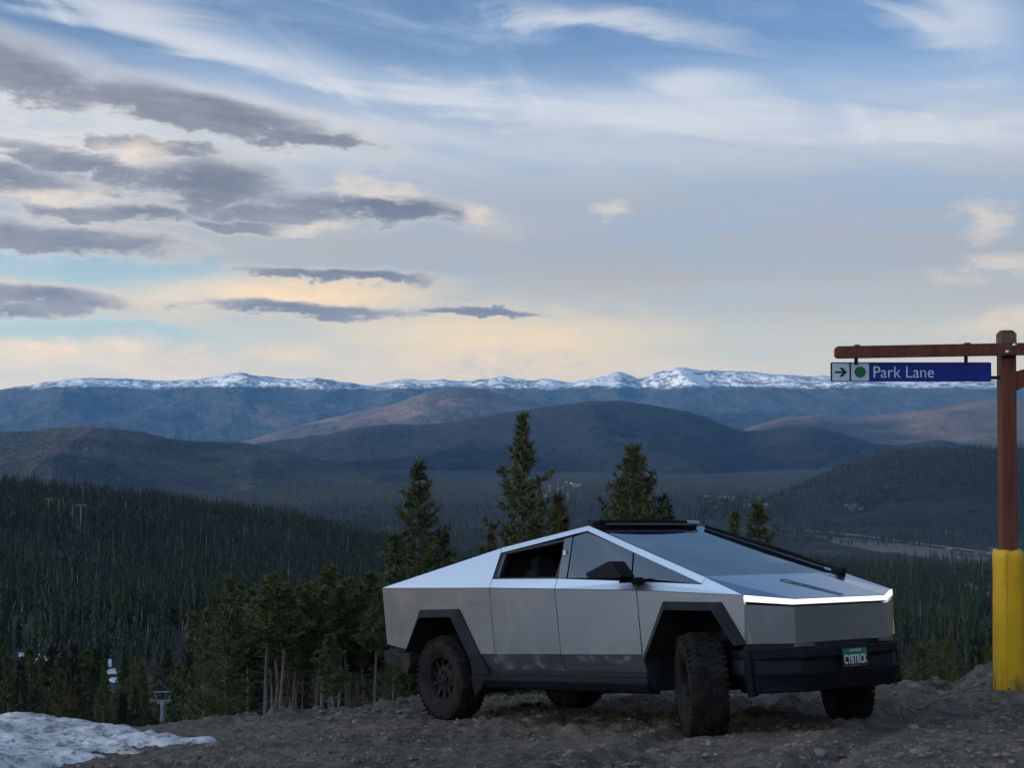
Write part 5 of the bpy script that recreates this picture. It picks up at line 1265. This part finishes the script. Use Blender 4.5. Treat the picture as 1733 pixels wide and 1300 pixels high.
    # chair
    p = pix(225, 1201, 112); e = empty('lift_chair', p); tag(e, 'empty ski lift chair hanging just above the brow', 'lift chair')
    mb = MB(); mb.tube([(0, 0, .1), (0, 0, 1.4)], .035, 6); obj('hanger', mb.mesh('hanger', ['galvanised']), e)
    mb = MB(); mb.tube([(-.75, 0, -.5), (-.75, 0, .05), (-.6, 0, .14), (.6, 0, .14), (.75, 0, .05), (.75, 0, -.5)], .04, 6); obj('chair_frame', mb.mesh('chair_frame', ['galvanised']), e)
    mb = MB(); mb.box(-.72, .72, -.45, .0, -.52, -.46); mb2 = mb.mesh('seat', ['black_plastic']); obj('seat', mb2, e); mb = MB(); mb.box(-.72, .72, .0, .06, -.46, -.02); obj('backrest', mb.mesh('backrest', ['black_plastic']), e)
    # lodge roof and a white van far below, beyond the rubble bank
    varied('dark_roof', (.012, .018, .032), (.022, .03, .048), .6, .45, coord='Position'); M['cabin_wall'] = mat('cabin_wall', (.03, .026, .024), .85)
    p = ray_ground(1568, 1147); k = p.y / F; e = empty('cabin', p, R(-14)); tag(e, 'small dark roofed cabin far below, just over the rubble bank beside the bumper', 'cabin')
    Lx, By, hh = 42 * k, 30 * k, 11 * k
    mb = MB(); mb.prism([(-By, -3), (By, -3), (By, hh), (0, hh + 14 * k), (-By, hh)], 0, -Lx, Lx); obj('wall', mb.mesh('wall', ['cabin_wall']), e)
    for s_ in (-1, 1):
        mb = MB(); mb.add([(-Lx - .8, s_ * (By + 1.2), hh - .9), (Lx + .8, s_ * (By + 1.2), hh - .9), (Lx + .8, 0, hh + 14 * k + .4), (-Lx - .8, 0, hh + 14 * k + .4), (-Lx - .8, s_ * (By + 1.2), hh - 1.3), (Lx + .8, s_ * (By + 1.2), hh - 1.3), (Lx + .8, 0, hh + 14 * k), (-Lx - .8, 0, hh + 14 * k)], [(0, 1, 2, 3), (7, 6, 5, 4), (0, 4, 5, 1), (1, 5, 6, 2), (2, 6, 7, 3), (3, 7, 4, 0)]); obj('roof', mb.mesh('roof', ['dark_roof']), e)
    for px in (-22, 4, 26):
        mb = MB(); mb.box(px * k, (px + 8) * k, -By - .12, -By + .02, hh * .35, hh * .8); obj('window', mb.mesh('window', ['house_window']), e)
    p = ray_ground(1527, 1150); e = empty('parked_van', p, R(20)); e.scale = (.9,) * 3; tag(e, 'white van parked beside the small dark cabin far below', 'van'); M['white_paint'] = mat('white_paint', (.42, .45, .50), .4)
    mb = MB(); mb.prism([(-2.6, .4), (2.5, .4), (2.6, 1.1), (1.7, 1.35), (1.0, 2.3), (-2.6, 2.35)], 1, -1, 1); obj('body', mb.mesh('body', ['white_paint']), e)
    mb = MB(); mb.prism([(1.05, 1.45), (1.62, 1.42), (1.05, 2.15), (.2, 2.15), (.2, 1.45)], 1, -1.02, 1.02); obj('cab_window', mb.mesh('cab_window', ['house_window']), e)
    for x in (-1.6, 1.6):
        for s_ in (-1, 1): mb = MB(); mb.lathe([(-.12, .02), (-.12, .4), (.12, .4), (.12, .02)], 14); obj('wheel', mb.mesh('wheel', ['rubber'], True), e, (x, s_ * .92, .4))
build_valley()
